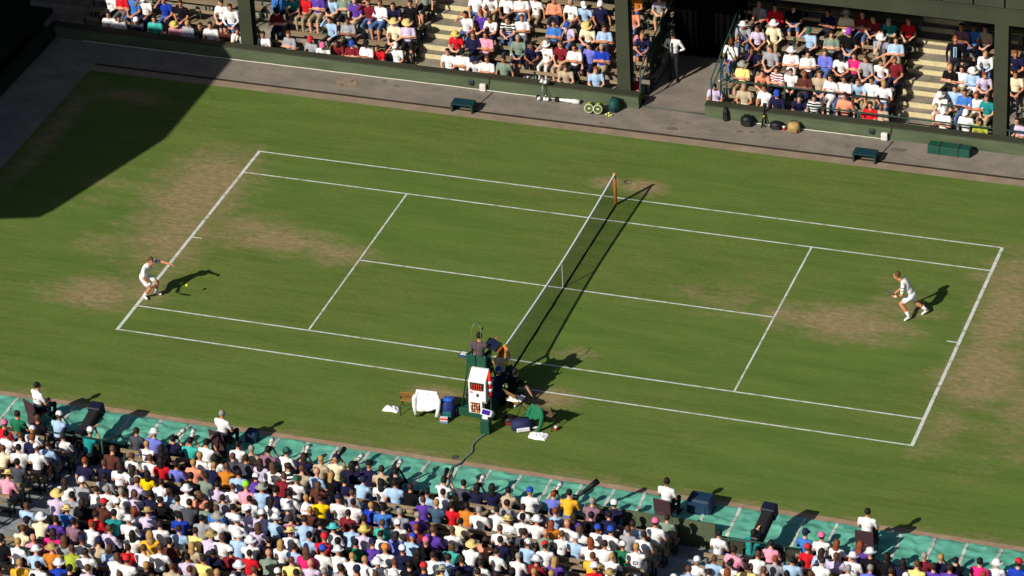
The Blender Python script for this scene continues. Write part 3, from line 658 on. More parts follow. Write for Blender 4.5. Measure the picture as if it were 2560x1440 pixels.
NEAR="""8,1061,rd,P 40,1039,gn,d 91,1049,bk,b 146,1038,lb,C 81,1075,w,C 38,1080,w,k 60,1090,nv,r 9,1098,w,b+ 50,1115,w,k 52,1090,w,b 100,1119,w,C 86,1106,lb,d 121,1135,w,U 119,1161,w,d 44,1155,dg,k 166,1112,te,k 200,1150,nv,r 35,1188,pk,S 74,1186,w,g 261,1191,gy,k 315,1165,w,d+ 205,1209,w,d+ 248,1210,gy,C 275,1229,w,d 291,1250,w,C 311,1230,w,g 181,1238,gy,k 158,1252,la,S 171,1268,bl,S 201,1258,bk,d+ 240,1255,br,R 242,1286,rd,d 285,1281,te,k 100,1291,cr,W 68,1308,bk,K 139,1298,pu,d 188,1300,ms,k 229,1310,w,r 10,1338,bk,K 8,1255,lb,b 88,1345,pk,B 126,1365,or,T 99,1376,lb,W 165,1335,hp,d+ 188,1360,gy,b+ 210,1350,w,N 250,1354,tn,N 261,1368,lb,b 291,1360,rd,d 309,1391,w,b+ 215,1380,w,d 185,1371,lm,b 149,1402,rb,W 109,1415,w,d 46,1412,go,l 42,1354,w,l 215,1416,la,b 176,1421,bk,k 4,1415,rd,k 376,1098,w,l 404,1121,bk,k+ 330,1140,w,b 375,1145,w,b 405,1151,rd,k+ 321,1170,w,d+ 365,1184,ye,k+ 439,1165,pw,k 484,1155,sa,l 470,1109,tq,k 508,1116,w,k 506,1141,w,l 531,1162,nv,l 571,1160,or,b 549,1149,w,k+ 596,1112,w,k 611,1144,dg,b 600,1184,lb,k 469,1196,bk,k 524,1190,sg,d 420,1199,w,d 336,1202,la,b 310,1229,w,g 360,1239,la,b 416,1228,lb,b 386,1236,nv,k 464,1226,w,W 448,1242,gy,d 501,1238,sa,b+ 548,1215,la,k 584,1218,w,b 558,1245,gy,d 337,1274,w,r+ 362,1287,la,T 322,1299,w,W 336,1329,w,k+ 379,1330,go,l+ 404,1308,w,d 456,1279,rb,k 486,1259,sg,d 448,1258,dg,d 524,1274,bl,b 508,1296,gy,k 543,1290,w,E 574,1266,w,k 609,1271,la,C 593,1298,w,W 553,1340,la,T 501,1329,py,d 589,1348,w,b 581,1366,mr,C 481,1363,tn,l+ 425,1353,br,k 395,1369,w,b 332,1366,w,b 473,1393,la,k 458,1324,lb,d 305,1389,w,R 437,1412,tn,b 477,1423,gy,b 505,1395,py,d 415,1261,bk,d 324,1432,w,b 345,1432,bl,k 541,1432,tn,l 538,1382,nv,k 373,1437,gy,b 670,1125,ms,k 720,1122,w,G 759,1144,nv,d+ 805,1148,tn,l 838,1144,cr,N 894,1165,nv,k+ 611,1142,dg,d 648,1155,la,d+ 696,1168,w,b+ 709,1190,mr,b 725,1181,st,d 638,1192,pu,C 625,1216,pk,L 650,1219,lb,E 746,1192,w,G 764,1181,tn,b 782,1185,lb,B 815,1185,bk,l+ 845,1199,nv,k 860,1192,lb,N 796,1212,br,b+ 668,1224,nv,k 685,1244,w,k+ 720,1235,w,k 629,1241,w,k 774,1245,w,l 799,1246,ye,d 849,1245,w,N 886,1249,w,k 608,1272,la,C 644,1288,lb,W 694,1290,fl,d 872,1279,mr,d 644,1316,la,b+ 624,1341,lb,W 665,1358,w,W 728,1329,w,S 712,1345,w,l+ 780,1302,lb,d 816,1299,dg,k 861,1324,w,Q 894,1315,lb,k 910,1325,la,Y 774,1338,lb,k 829,1350,bk,k 810,1360,rd,R 744,1368,lb,d 781,1379,hp,b+ 821,1376,w,U 872,1380,w,W 899,1358,gn,k 626,1380,rd,d 678,1382,sg,B 730,1401,py,b 778,1408,la,B 699,1428,w,C 745,1429,py,d 908,1398,w,l 845,1420,gy,d 886,1424,nv,N 794,1436,gy,g 829,1432,tn,g 690,1342,bk,k 949,1172,tn,d 930,1162,nv,K 955,1206,w,k+ 970,1186,bk,k 1000,1209,lb,k 1012,1215,bk,d 1065,1232,lb,k 1108,1202,w,d 1106,1230,w,d 1104,1252,pu,b 1145,1265,sl,l 1172,1210,dg,k 1211,1220,nv,k+ 930,1261,rb,l 958,1270,bl,k 1000,1281,gy,g 956,1308,tq,b 1044,1290,pu,g 1198,1258,or,k 1209,1279,w,g 1168,1270,rd,k 908,1299,br,d 996,1309,w,C 1039,1320,mr,r 1084,1324,pu,b 1010,1340,lb,U 1059,1342,bk,P 1140,1314,w,b 979,1332,pw,d+ 928,1332,w,d 944,1359,pu,N 985,1374,w,O 1030,1374,nv,C 1051,1370,bk,k+ 1129,1365,tq,b+ 1102,1390,lb,d 1072,1386,w,d 1180,1361,w,S 1214,1352,sa,d+ 909,1395,w,l 954,1401,w,b 1011,1410,nv,R 982,1405,bk,k 1049,1415,py,E 1088,1426,gy,k 1142,1398,nv,d 1191,1402,w,d 1198,1430,w,d 1034,1435,bk,d 930,1408,w,W 1215,1215,nv,k+ 1256,1224,tn,k 1325,1229,w,U 1390,1231,pw,r 1428,1228,go,k 1479,1255,ms,g 1241,1264,w,k 1270,1258,gy,d 1305,1268,w,d 1388,1282,lb,r 1332,1298,w,W 1298,1292,w,k 1252,1296,w,S 1360,1305,or,r+ 1400,1306,w,B 1435,1290,pu,d+ 1488,1299,bk,k 1509,1284,nv,k 1250,1321,w,b 1311,1330,dg,d 1364,1332,sg,B 1419,1334,w,b 1451,1346,lb,W 1480,1326,w,b+ 1516,1324,w,U 1248,1349,nv,d 1319,1358,lb,C 1364,1364,w,R 1244,1374,w,d 1341,1400,mr,W 1389,1400,pu,l+ 1502,1362,w,d 1480,1392,go,b 1498,1419,rd,W 1334,1429,tn,l 1280,1428,bk,k+ 1246,1432,br,d 1541,1260,nv,C 1533,1310,gy,b 1517,1325,w,U 1582,1310,lb,d 1569,1330,w,d 1639,1306,w,P 1685,1319,w,r 1663,1339,st,C 1612,1342,w,l 1534,1353,gn,C 1579,1373,w,l 1621,1377,w,g 1558,1423,bl,g 1657,1432,w,C 1728,1422,lb,b 1763,1405,w,C 1505,1357,w,r+ 1529,1434,tn,T 1785,1380,lb,b 1814,1406,w,k 1818,1428,w,r+ 1871,1420,py,d 1895,1385,w,b 1905,1425,rb,b 1938,1398,gy,r 1981,1400,lb,k 2014,1330,bl,N 2062,1325,w,P 2034,1372,rd,R 2092,1359,w,r+ 2074,1382,lb,d+ 2054,1402,w,d 2111,1394,la,b 2152,1395,w,W 2198,1385,bk,W 2234,1385,bk,k+ 2276,1392,nv,k+ 2148,1370,pu,r+ 2122,1421,w,g 2035,1420,w,b 2268,1418,py,b 2295,1411,pu,d 2317,1391,mr,g 2354,1395,nv,l 2382,1405,bk,k 2452,1404,hp,k 2494,1401,w,W 2551,1396,rb,R 2312,1409,pu,d 2462,1430,w,r"""
FAR="""259,-4,w,d 290,-1,rd,d 322,6,bl,k 352,2,w,C 396,14,rb,d 445,15,bk,d 515,42,bk,d 562,22,w,d 250,61,w,k 286,55,w,k 338,52,dg,C 372,61,tq,k 434,62,pk,Y 471,70,gy,l 502,75,w,d 550,98,br,k 584,78,w,d 570,-6,w,d 656,88,w,d 722,86,gy,b 768,112,gy,R 800,122,w,P 850,89,mr,d 876,114,mr,U 911,119,w,K 952,110,rd,d 990,114,w,C 1082,125,w,d 1122,130,sa,b 1155,130,w,K 1184,150,w,N 1214,152,w,b 688,28,mr,K 825,50,lb,d 864,58,gy,d 986,54,cr,S 1019,56,la,S 1100,66,rd,Y 1140,80,nv,B 1182,92,nv,b 1210,86,pk,d+ 685,-5,bl,d 728,-5,te,d 762,-8,rd,d 795,-8,pu,d 826,-10,lb,b 858,-10,sg,b 885,10,pu,g 914,5,mr,b 948,11,w,b 986,5,nv,d 1035,-5,bk,d 1065,-15,sg,d 1170,38,w,d+ 1202,30,pu,r 1230,35,w,d 1258,148,sg,k 1412,170,tn,b 1488,175,lb,r 1580,198,mr,d 1298,90,sg,g 1326,111,nv,d 1364,112,w,W 1401,110,mr,b 1430,130,w,k 1475,108,pw,d 1504,118,rb,g 1272,42,st,d 1304,44,w,b 1382,68,bl,d 1418,58,la,U 1472,59,cr,S 1509,70,lb,d 1186,-10,w,d 1222,-10,w,d 1265,-10,w,b 1302,-8,w,b 1338,-6,w,b 1388,-8,sa,d 1430,5,w,g 1464,0,lb,C 1505,4,nv,C 1588,14,sa,k 1580,72,pk,k 1610,80,nv,l 1640,5,gy,d 1585,-8,or,d 1900,10,gy,g 1936,20,rd,d 1981,20,bk,d 2070,30,nv,d 2115,35,cr,E 2159,35,mr,d 2188,38,mr,d 2231,40,te,g 2271,52,rd,r 1872,35,gy,W 1892,72,la,d 1934,58,cr,W 2024,78,lb,G 2072,98,sg,d 2122,80,bk,V 2201,94,gy,W 2240,100,lb,d 1828,106,w,r 1879,125,nv,d 1920,132,gy,d 1976,130,w,W 2019,135,w,k 2065,128,pw,b 2106,135,w,K 2136,140,hp,d+ 2166,148,gy,d 2201,152,w,d 2244,151,mr,r 1856,162,py,E 1911,168,sa,d 1948,165,sr,d 1979,175,w,d 2008,191,br,r 2050,185,tn,b+ 2075,200,w,d 2106,198,w,d 2149,195,lb,b 2179,200,w,k 2209,210,w,l 1796,200,la,d 1862,215,tn,g 1912,220,w,k 1942,235,nv,U 1998,238,nv,d 2035,245,st,d 2112,240,sa,d 2176,270,rd,d 2248,272,tn,b 2394,65,ms,d 2419,65,bl,d 2465,69,tn,d 2473,112,w,l 2346,165,bk,l 2381,167,w,k 2424,170,lb,W 2450,177,la,r 2327,208,lb,d 2353,240,w,W 2398,231,bl,d 2431,244,w,r+ 2465,248,te,b 2359,277,w,C 2415,283,w,C 2452,306,lm,d 2543,303,la,d 2540,182,cr,d 2549,117,nv,r"""
# ------------------------------------------------------------------ the crowd, read off the photograph
def rows(data): return [(int(a), int(b), c, d) for a, b, c, d in (e.split(',') for e in data.split())]
NEARPOSE = [0, 0, 1, 2, 2, 4, 5, 7, 8, 8, 9, 9]
def head_of(i): H = POSES[i][1]; return H.translation
def block_of(x, blocks):
    for x0, x1, nm in blocks:
        if x0 - .35 <= x <= x1 + .35: return nm
    return min(blocks, key=lambda b: min(abs(x-b[0]), abs(x-b[1])))[2]
def place(data, far):
    out = []
    for u, v, s, h in data:
        pose = random.choice(FACING if far else NEARPOSE)
        if far and random.random() < .35: pose = random.choice((0, 1, 2, 2))
        sc_ = random.uniform(.94, 1.05); hp = head_of(pose)
        if far:
            k = min(range(7), key=lambda k: abs(pxy(u, v, 11.85+FD*k).z - (.74+FRISE*k)))
            p = px(u, v, ffloor(k) + hp.z*sc_); ry = FY0 + FD*k; y = max(ry-.14, min(ry+.12, p.y + hp.y*sc_))
        else:
            k = min(range(13), key=lambda k: abs(px(u, v, .86+NRISE*k).y - (-11.5-ND*k)))
            p = px(u, v, nfloor(k) + hp.z*sc_); ry = NY0 - ND*k; y = max(ry-.12, min(ry+.12, p.y - hp.y*sc_))
        out.append([k, p.x, y, s, h, pose, sc_, u, v])
    rws = {}
    for e in out: rws.setdefault(e[0], []).append(e)
    res = []
    for k, L in sorted(rws.items()):
        L.sort(key=lambda e: e[1])
        for _ in range(40):                               # neighbours on a bench do not share a seat
            for a, b in zip(L, L[1:]):
                d = .42 - (b[1]-a[1])
                if d > 0: a[1] -= d/2; b[1] += d/2
        if not far:
            for e in L:
                for a0, a1 in ((-9.98, -8.88), (7.05, 8.1)):
                    if a0 - .15 < e[1] < a1 + .15: e[1] = a0 - .18 if e[1] < (a0+a1)/2 else a1 + .18
            L.sort(key=lambda e: e[1]); sv = [e for e in L if (e[7], e[8]) == (376, 1098)]
            L[:] = [e for i, e in enumerate(L) if (i == 0 or e[1] - L[i-1][1] > .3) and not any(abs(e[1] - q[1]) < .38 for q in sv if q is not e)]
        if far:
            for e in L:
                for a0, a1 in ((-9.24, -8.0), (6.7, 8.15)):
                    if a0 - .1 < e[1] < a1 + .1: e[1] = a0 - .16 if e[1] < (a0+a1)/2 else a1 + .16
            L.sort(key=lambda e: e[1])
            for a, b in zip(L, L[1:]):
                if a[1] > 8 and b[1] - a[1] < .36: b[1] = a[1] + .36
            for b, a in zip(L[::-1], L[-2::-1]):
                if b[1] < 6.8 and b[1] - a[1] < .34 and not -8.1 < b[1] < -7.5: a[1] = b[1] - .34
            L[:] = [e for i, e in enumerate(L) if i == 0 or e[1] - L[i-1][1] > .25]
        res += L
        if not far:                                       # people the photo shows only in slivers between the others
            for x0, x1, nm in NBLOCK:
                xs = sorted([x0-.2] + [e[1] for e in L if x0-.4 < e[1] < x1+.4] + [x1+.2])
                for a, b in zip(xs, xs[1:]):
                    n = int((b-a-.42)/.47)
                    for i in range(n):
                        x = a + (b-a)*(i+1)/(n+1)
                        u, v = proj((x, NY0-ND*k, nfloor(k)+1.2))
                        if u < -60 or u > 2620 or v > 1500 or (k == 0 and (x < -8.6 or x > 7)): continue
                        if random.random() < (.35 if k < 2 else .5):
                            res.append([k, x, NY0-ND*k+random.uniform(-.08,.08), random.choice(['w','w','w','w','la','lb','nv','bk','bk','dg','gy','br','tn','pw','cr','pk','sg','rd']), random.choice('kddbbblgkCWd'), random.choice(NEARPOSE), random.uniform(.92,1.04), u, v])
    return res
near_all = place(rows(NEAR), False); far_all = place(rows(FAR), True)
for k in range(7, 13):                                    # rows just under the lower edge of the picture
    for x in np.arange(-15, 17, .5):
        u, v = proj((x, NY0-ND*k, nfloor(k)+1.2))
        if -40 < u < 2600 and 1430 < v < 1480 and not -10.1 < x < -8.7 and not 6.9 < x < 8.3 and not any(e[0] == k and abs(e[1]-x) < .42 for e in near_all):
            near_all.append([k, x, NY0-ND*k, random.choice(['w','w','la','lb','nv','bk','gy','br','tn','rd']), random.choice('kddbblgCW'), random.choice(NEARPOSE), 1.0, u, v])

def headname(h):
    if h[0] in HATC: return HATC[h[0]][2]
    return ('long ' if h.endswith('+') else '') + HNAME[h[0]]
CARD = ['first', 'second', 'third', 'fourth', 'fifth', 'sixth', 'seventh', 'eighth', 'ninth', 'tenth', 'eleventh', 'twelfth', 'thirteenth', 'fourteenth', 'fifteenth', 'sixteenth', 'seventeenth', 'eighteenth',
        'nineteenth', 'twentieth', 'twenty-first', 'twenty-second', 'twenty-third', 'twenty-fourth', 'twenty-fifth', 'twenty-sixth', 'twenty-seventh', 'twenty-eighth', 'twenty-ninth', 'thirtieth'] + [f'{i}th' for i in range(31, 60)]
def seat_rows(L, blocks):
    g = {}
    for e in L: g.setdefault((block_of(e[1], blocks), e[0]), []).append(e)
    for (nm, k), M in g.items():
        M.sort(key=lambda e: e[1])
        for i, e in enumerate(M): yield nm, k, i, e
INDIV_ROWS = 4
PHOTOG = []                                                # front-row photographers of the near stand get cameras
for nm, k, i, e in seat_rows(far_all, FBLOCK):
    _, x, y, s, h, pose, sc_, u, v = e
    rn = random.Random(u*7919 + v)
    lab = f'{SNAME[s]} top, {headname(h)}, {CARD[i]} in {ORD[k]} row, {nm}'
    person(POSES[pose], (x, y, ffloor(k)), math.pi + rn.uniform(-.25, .25), s, h, lab, 'spectators seated in the far stand', scale=sc_, rnd=rn)
rest = []
for nm, k, i, e in seat_rows(near_all, NBLOCK):
    _, x, y, s, h, pose, sc_, u, v = e
    rn = random.Random(u*7919 + v*13)
    if k >= INDIV_ROWS: rest.append((e, rn)); continue
    if k == 0 and rn.random() < .55 and -8.5 < x < 4.4: pose = 6; PHOTOG.append((x, y, e))
    lab = f'{SNAME[s]} top, {headname(h)}, {CARD[i]} in {ORD[k]} row, {nm}'
    o = person(POSES[pose], (x, y, nfloor(k)), rn.uniform(-.22, .22), s, h, lab, 'spectators seated in the near stand', scale=sc_, rnd=rn)
    if (u, v) == (376, 1098):                              # the shirt with a number on its back
        o.data = POSES[0][0]; nb = MB().box((-.075,-.152,.98), (.075,-.135,1.015)).add([(.03,-.15,.98),(.075,-.15,.98),(0,-.155,.80),(-.045,-.155,.80),(.03,-.13,.98),(.075,-.13,.98),(0,-.13,.80),(-.045,-.13,.80)], [(0,3,2,1),(4,5,6,7),(0,1,5,4),(1,2,6,5),(2,3,7,6),(3,0,4,7)]).build('shirt_number', mat('number_blue', (52, 56, 120), .9), o)

# the remaining rows of the near stand: one mass
slots, names = {}, []
def slot(n):
    if n not in slots: slots[n] = len(names); names.append(n)
    return slots[n]
VV, FF, MI = [], [], []; off = 0
def push(mesh, M, mats):
    global off
    n = len(mesh.vertices); co = np.empty(n*3, np.float32); mesh.vertices.foreach_get('co', co); co = co.reshape(-1, 3)
    A = np.array(M); VV.append(co @ A[:3,:3].T + A[:3,3])
    mi = np.empty(len(mesh.polygons), np.int32); mesh.polygons.foreach_get('material_index', mi)
    lut = np.array([slot(m) for m in mats]); MI.append(lut[mi])
    for p in mesh.polygons: FF.append([i + off for i in p.vertices])
    off += n
for e, rn in rest:
    k, x, y, s, h, pose, sc_, u, v = e; mesh, H = POSES[pose]
    M = Matrix.Translation((x, y, nfloor(k))) @ Matrix.Rotation(rn.uniform(-.25, .25), 4, 'Z') @ Matrix.Scale(sc_, 4)
    skin = rn.choice(['skin_fair']*5 + ['skin_tan']*4 + ['skin_dark']); lower = rn.choice(['leg_denim', 'leg_dark', 'leg_dark', 'leg_khaki', 'leg_navyt', 'leg_greyt'])
    hair = 'hair_' + (h[0] if h[0] in HAIRC else rn.choice('kddbblg')); fore = skin if rn.random() < .75 else 'cloth_' + s
    push(mesh, M, (skin, 'cloth_' + s, lower, lower, hair, 'shoe_dark', fore))
    if h[0] in HATC: push(HATS[HATC[h[0]][0]], M @ H @ Matrix.Translation((0, -.012, -.005)) @ Matrix.Rotation(math.radians(rn.uniform(-14, 4)), 4, 'X'), ('hat_' + h[0],))
    if h.endswith('+'): push(LONGHAIR, M @ H, (hair,))
cm = bpy.data.meshes.new('crowd'); cm.from_pydata(np.concatenate(VV).tolist(), [], FF)
for n in names: cm.materials.append(MATS[n])
cm.polygons.foreach_set('material_index', np.concatenate(MI)); cm.polygons.foreach_set('use_smooth', [True]*len(cm.polygons)); cm.update()
crowd = bpy.data.objects.new('crowd', cm); col.objects.link(crowd)
tag(crowd, 'packed seated spectators in the rows nearest the camera', 'crowd', kind='stuff')
# ------------------------------------------------------------------ net
net = thing('tennis_net', 'black tennis net with white headband across the middle of the lawn', 'net', (0, 0, 0))
def nz(y): return .914 + (1.07-.914)*(abs(y)/5.03)**1.6
b = MB(); N_ = 212
M_NET = mat('net_cord', (20, 24, 22), .9)
for i in range(N_+1):
    y = -5.0 + 10.0*i/N_; b.box((-.0012, y-.0012, .02), (.0012, y+.0012, nz(y)-.05))
for j in range(21):
    f = j/20
    for i in range(24):
        y0 = -5.0 + 10.0*i/24; y1 = y0 + 10.0/24; a, c = .03 + (nz(y0)-.09)*f, .03 + (nz(y1)-.09)*f
        b.add([(-.0028,y0,a-.0012),(.0028,y0,a-.0012),(.0028,y0,a+.0012),(-.0028,y0,a+.0012),(-.0028,y1,c-.0012),(.0028,y1,c-.0012),(.0028,y1,c+.0012),(-.0028,y1,c+.0012)],
              [(0,1,5,4),(1,2,6,5),(2,3,7,6),(3,0,4,7)])
nm_ = b.build('netting', M_NET, net); nm_['kind'] = 'stuff'
b = MB()
for i in range(24):
    y0 = -5.02 + 10.04*i/24; y1 = y0 + 10.04/24; a, c = nz(y0), nz(y1)
    b.add([(-.02,y0,a-.062),(.02,y0,a-.062),(.02,y0,a),(-.02,y0,a),(-.02,y1,c-.062),(.02,y1,c-.062),(.02,y1,c),(-.02,y1,c)], [(0,1,5,4),(1,2,6,5),(2,3,7,6),(3,0,4,7)] + ([(3,2,1,0)] if i == 0 else []) + ([(4,5,6,7)] if i == 23 else []))
b.build('headband', mat('headband_white', (224, 228, 238), .7), net)
b = MB()
for i in range(48):                                            # slack netting gathered along the grass
    y0 = -5.0 + 10.0*i/48; h = .05 + .03*mnoise.noise(Vector((y0*2, 0, 0))); d = .05 + .03*mnoise.noise(Vector((y0*1.3, 3, 0)))
    b.add([(-.012,y0,.004),(d,y0,.004),(.01,y0,h),(-.012,y0+10/48,.004),(d,y0+10/48,.004),(.01,y0+10/48,h)], [(0,3,5,2),(1,2,5,4),(0,1,4,3)])
b.build('ground_skirt', M_NET, net)
MB().box((-.006,-.025,.0), (.006,.025,.916)).box((-.024,-.025,.85),(.024,.025,.918)).build('centre_strap', M_WHITE, net)
M_POST = ramp_mat('varnished_post', [(.3, (190, 120, 40)), (.7, (222, 152, 64))], 4., stretch=(6,6,1), rough=.45)
for s in (-1, 1):
    MB().lathe([(.052,0),(.052,1.06),(.047,1.09),(.02,1.105)], 14).build('post', M_POST, net, True, (0, s*5.07, 0))
    MB().tube([(0, s*5.03, 1.065), (0, s*5.08, 1.07), (-.03, s*5.09, 1.0)], .009, 6).build('cable', M_STEEL, net, True)
p = px(1568, 455); t_ = thing('ground_socket', 'small metal socket lid in the worn turf beyond the far net post', 'lid', (p.x, p.y, 0))
MB().lathe([(.10,.001),(.10,.012),(.09,.016)], 12).build('ring', M_GUT, t_); MB().box((-.02,-.05,.0165),(.12,.03,.024)).build('flap', M_RUST, t_)

p = px(1138, 1143); t_ = thing('drain_lid', 'small dark round lid in the grass left of the grey cable', 'lid', (p.x, p.y, 0)); MB().lathe([(.095,.002),(.095,.010),(.08,.014)], 16).build('rim', M_GUT, t_); MB().lathe([(.0,.0145),(.078,.0145),(.078,.018),(.0,.02)], 16).build('lid', mat('lid_grey', (70, 78, 74), .8), t_)
# ------------------------------------------------------------------ players, ball, rackets
def racket(name, label, hand, tip, normal, c):
    """hand -> tip in world space"""
    hand, tip = Vector(hand), Vector(tip); d = (tip-hand).normalized(); n = Vector(normal); n = (n - d*n.dot(d)).normalized(); s = d.cross(n)
    vw = (CAM_LOC - hand).normalized(); n = d.cross(vw).normalized() * .93 + n * .07; n = (n - d*n.dot(d)).normalized(); s = d.cross(n)   # both players hold it edge-on
    t_ = thing(name, label, 'racket', hand); cpos = d*.51
    MB().tube([d*-.08, d*.2], [.017, .015], 10).build('grip', mat('racket_grip', (230, 230, 228), .8), t_, True)
    MB().tube([d*.2, d*.27, d*.36 + s*.045], .010, 8).tube([d*.27, d*.36 - s*.045], .010, 8).build('throat', c, t_, True)
    MB().tube([cpos + d*.172*math.cos(a) + s*.13*math.sin(a) for a in np.linspace(0, 2*math.pi, 29)], .0105, 8, False).build('hoop', c, t_, True)
    b = MB()
    for i in range(-5, 6):
        q = i*.022; L = .165*math.sqrt(max(.01, 1-(q/.125)**2)); b.tube([cpos + s*q - d*L, cpos + s*q + d*L], .0014, 4)
    for i in range(-7, 8):
        q = i*.021; L = .123*math.sqrt(max(.01, 1-(q/.168)**2)); b.tube([cpos + d*q - s*L, cpos + d*q + s*L], .0014, 4)
    b.build('strings', mat('racket_string', (210, 210, 190), .5), t_); return t_
def W2(root, J):
    r = Vector(root); return {k: (v - r if isinstance(v, Vector) and k not in ('hf', 'hu', 'pl', 'pr') else v) for k, v in J.items()}
ROOT1 = (-11.6, -3.5, 0)
J1 = W2(ROOT1, dict(pel=V(-11.76,-3.56,.70), che=V(-11.60,-3.58,1.07), sl=V(-11.53,-3.37,1.13), sr=V(-11.64,-3.79,1.06), hd=V(-11.46,-3.60,1.28), hf=V(.72,-.72,-.18),
       el=V(-11.24,-3.34,1.14), al=V(-11.0,-3.34,1.10), er=V(-11.60,-3.92,.84), ar=V(-11.42,-3.88,.64), pl=V(0,-1,-.4), pr=V(.2,.5,-.4),
       hl=V(-11.74,-3.47,.68), hr=V(-11.77,-3.65,.68), kl=V(-11.42,-3.42,.46), kr=V(-11.52,-3.74,.42), nl=V(-11.50,-3.37,.10), nr=V(-11.76,-3.66,.10), tl=V(-11.28,-3.42,.10), tr=V(-11.6,-3.8,.10)))
mat('cloth_tw', (240, 240, 246), .85); mat('sock_white', (236, 236, 240), .9)
p1 = person(human(J1, .0095, True, 1.12, .66, .66), ROOT1, 0, 'w', 'b', 'tennis player in white crouching low near the left baseline, left arm reaching forward', None, 'cloth_w', calf='skin_tan', shoe='shoe_white')
def finish_player(o, J, skin):
    for i in (0, 6, 3): o.material_slots[i].material = MATS[skin]
    for an, kn in ((J['nl'], J['kl']), (J['nr'], J['kr'])):
        d = (kn-an).normalized(); MB().tube([an - d*.02, an + d*.07, an + d*.15], [.047, .046, .053], 12).build('sock', MATS['sock_white'], o, True)
finish_player(p1, J1, 'skin_tan')
d = (J1['ar'] - J1['er']).normalized(); MB().tube([J1['ar'] - d*.07, J1['ar'] + d*.005], .04, 12).build('wristband', M_WHITE, p1, True)
d = (J1['al'] - J1['el']).normalized()
MB().tube([J1['sl'] + (J1['el']-J1['sl'])*.40, J1['sl'] + (J1['el']-J1['sl'])*.52], .0625, 12).build('sleeve_band', mat('cloth_bandblue', (70, 92, 170), .9), p1, True)
racket('tennis_racket', 'tennis racket held low by the player in white at left', Vector(ROOT1) + J1['ar'] + V(.05,-.03,-.05), Vector(ROOT1) + J1['ar'] + V(.26,-.74,.40), (.2,.75,.62), mat('racket_red', (150, 60, 50), .4))
pb = px(467, 713, .42)
tag(MB().ell(frame(pb, V(1,0,0), V(0,1,0), V(0,0,1), .042, .042, .042), 16, 10).build('tennis_ball', mat('ball_yellow', (224, 232, 40), .9), None, True), 'yellow tennis ball in flight before the left player', 'ball')
ROOT2 = (10.3, 1.05, 0)
J2 = W2(ROOT2, dict(pel=V(10.20,1.06,.74), che=V(9.98,1.0,1.14), sl=V(10.0,.79,1.14), sr=V(9.96,1.21,1.14), hd=V(9.78,.97,1.36), hf=V(-1,-.12,-.1), el=V(9.99,.70,.88), al=V(9.78,.82,.74),
       er=V(9.92,1.18,.88), ar=V(9.72,.98,.74), pl=V(0,.6,-.4), pr=V(0,-.6,-.4), hl=V(10.2,.97,.72), hr=V(10.21,1.15,.72), kl=V(9.92,.88,.48), kr=V(10.28,1.2,.40),
       nl=V(10.17,.85,.13), nr=V(10.57,1.29,.15), tl=V(10.05,.68,.08), tr=V(10.43,1.12,.06)))
p2 = person(human(J2, .0095, True, 1.15, .70, .6), ROOT2, 0, 'w', 'b', 'fair-haired tennis player in white running forward near the right baseline', None, 'cloth_w', calf='skin_tan', shoe='shoe_white')
finish_player(p2, J2, 'skin_tan')
BN = mat('band_navy', (44, 48, 88), .9)
for s, e in (('sl', 'el'), ('sr', 'er')):
    for f, rr in ((.2, .066), (.52, .0605)): MB().tube([J2[s] + (J2[e]-J2[s])*f, J2[s] + (J2[e]-J2[s])*(f+.07)], rr, 12).build('sleeve_band', BN, p2, True)
d = (J2['al'] - J2['el']).normalized(); MB().tube([J2['al'] - d*.06, J2['al'] + d*.005], .04, 12).build('wristband', M_WHITE, p2, True)
racket('tennis_racket', 'tennis racket held in front of the running player at right', Vector(ROOT2) + J2['ar'] + V(-.06,-.04,-.02), Vector(ROOT2) + J2['ar'] + V(-.02,-.62,.40), (.5,.8,.1), mat('racket_blue', (50, 70, 130), .4))

# ------------------------------------------------------------------ umpire's chair and what stands round it
UC = V(-.16, -6.72, 0)
uc = thing('umpire_chair', 'tall dark green wheeled umpire chair by the near net post', 'umpire chair', UC)
M_CH = mat('chair_green', (30, 78, 62), .5, .1, 5)
box('base', (-.46,-.62,.12), (.46,.5,.26), M_CH, uc, .01); box('base_board', (-.44,-.655,.10), (.30,-.622,.34), M_CH, uc, .005)
for x, y in ((-.53,-.5), (.53,-.5), (-.53,.42), (.53,.42)):
    w = MB().lathe([(.05,-.035),(.155,-.035),(.165,-.02),(.165,.02),(.155,.035),(.05,.035)], 18, Matrix.Rotation(math.pi/2, 4, 'Y')).build('wheel', M_BLACK, uc, True, (x, y, .165))
    MB().lathe([(.02,-.04),(.055,-.038),(.055,.038),(.02,.04)], 12, Matrix.Rotation(math.pi/2, 4, 'Y')).build('hub', M_STEEL, w, True)
for sx in (-1, 1):
    MB().tube([(sx*.42,-.42,.26), (sx*.27,-.22,1.45), (sx*.27,-.25,1.9)], .026, 8).build('upright', M_CH, uc, True)
    MB().tube([(sx*.42,.42,.26), (sx*.27,.2,1.45), (sx*.27,.2,1.72)], .026, 8).build('upright', M_CH, uc, True)
    MB().tube([(sx*.27,-.24,1.72), (sx*.27,.26,1.72)], .024, 8).build('armrest', M_CH, uc, True)
    MB().box((sx*.14-.125,-.275,1.53), (sx*.14+.125,-.25,1.88)).build('back_board', M_CH, uc)
for z, h in ((.55,.38), (.85,.34), (1.15,.31)):
    f = (z-.26)/1.19; MB().tube([(-h,.42-.22*f,z), (h,.42-.22*f,z)], .02, 8).build('rung', M_CH, uc, True)
box('seat_board', (-.28,-.24,1.46), (.28,.24,1.495), M_CH, uc, .006); box('foot_board', (-.25,.24,1.02), (.25,.5,1.05), M_CH, uc, .006)
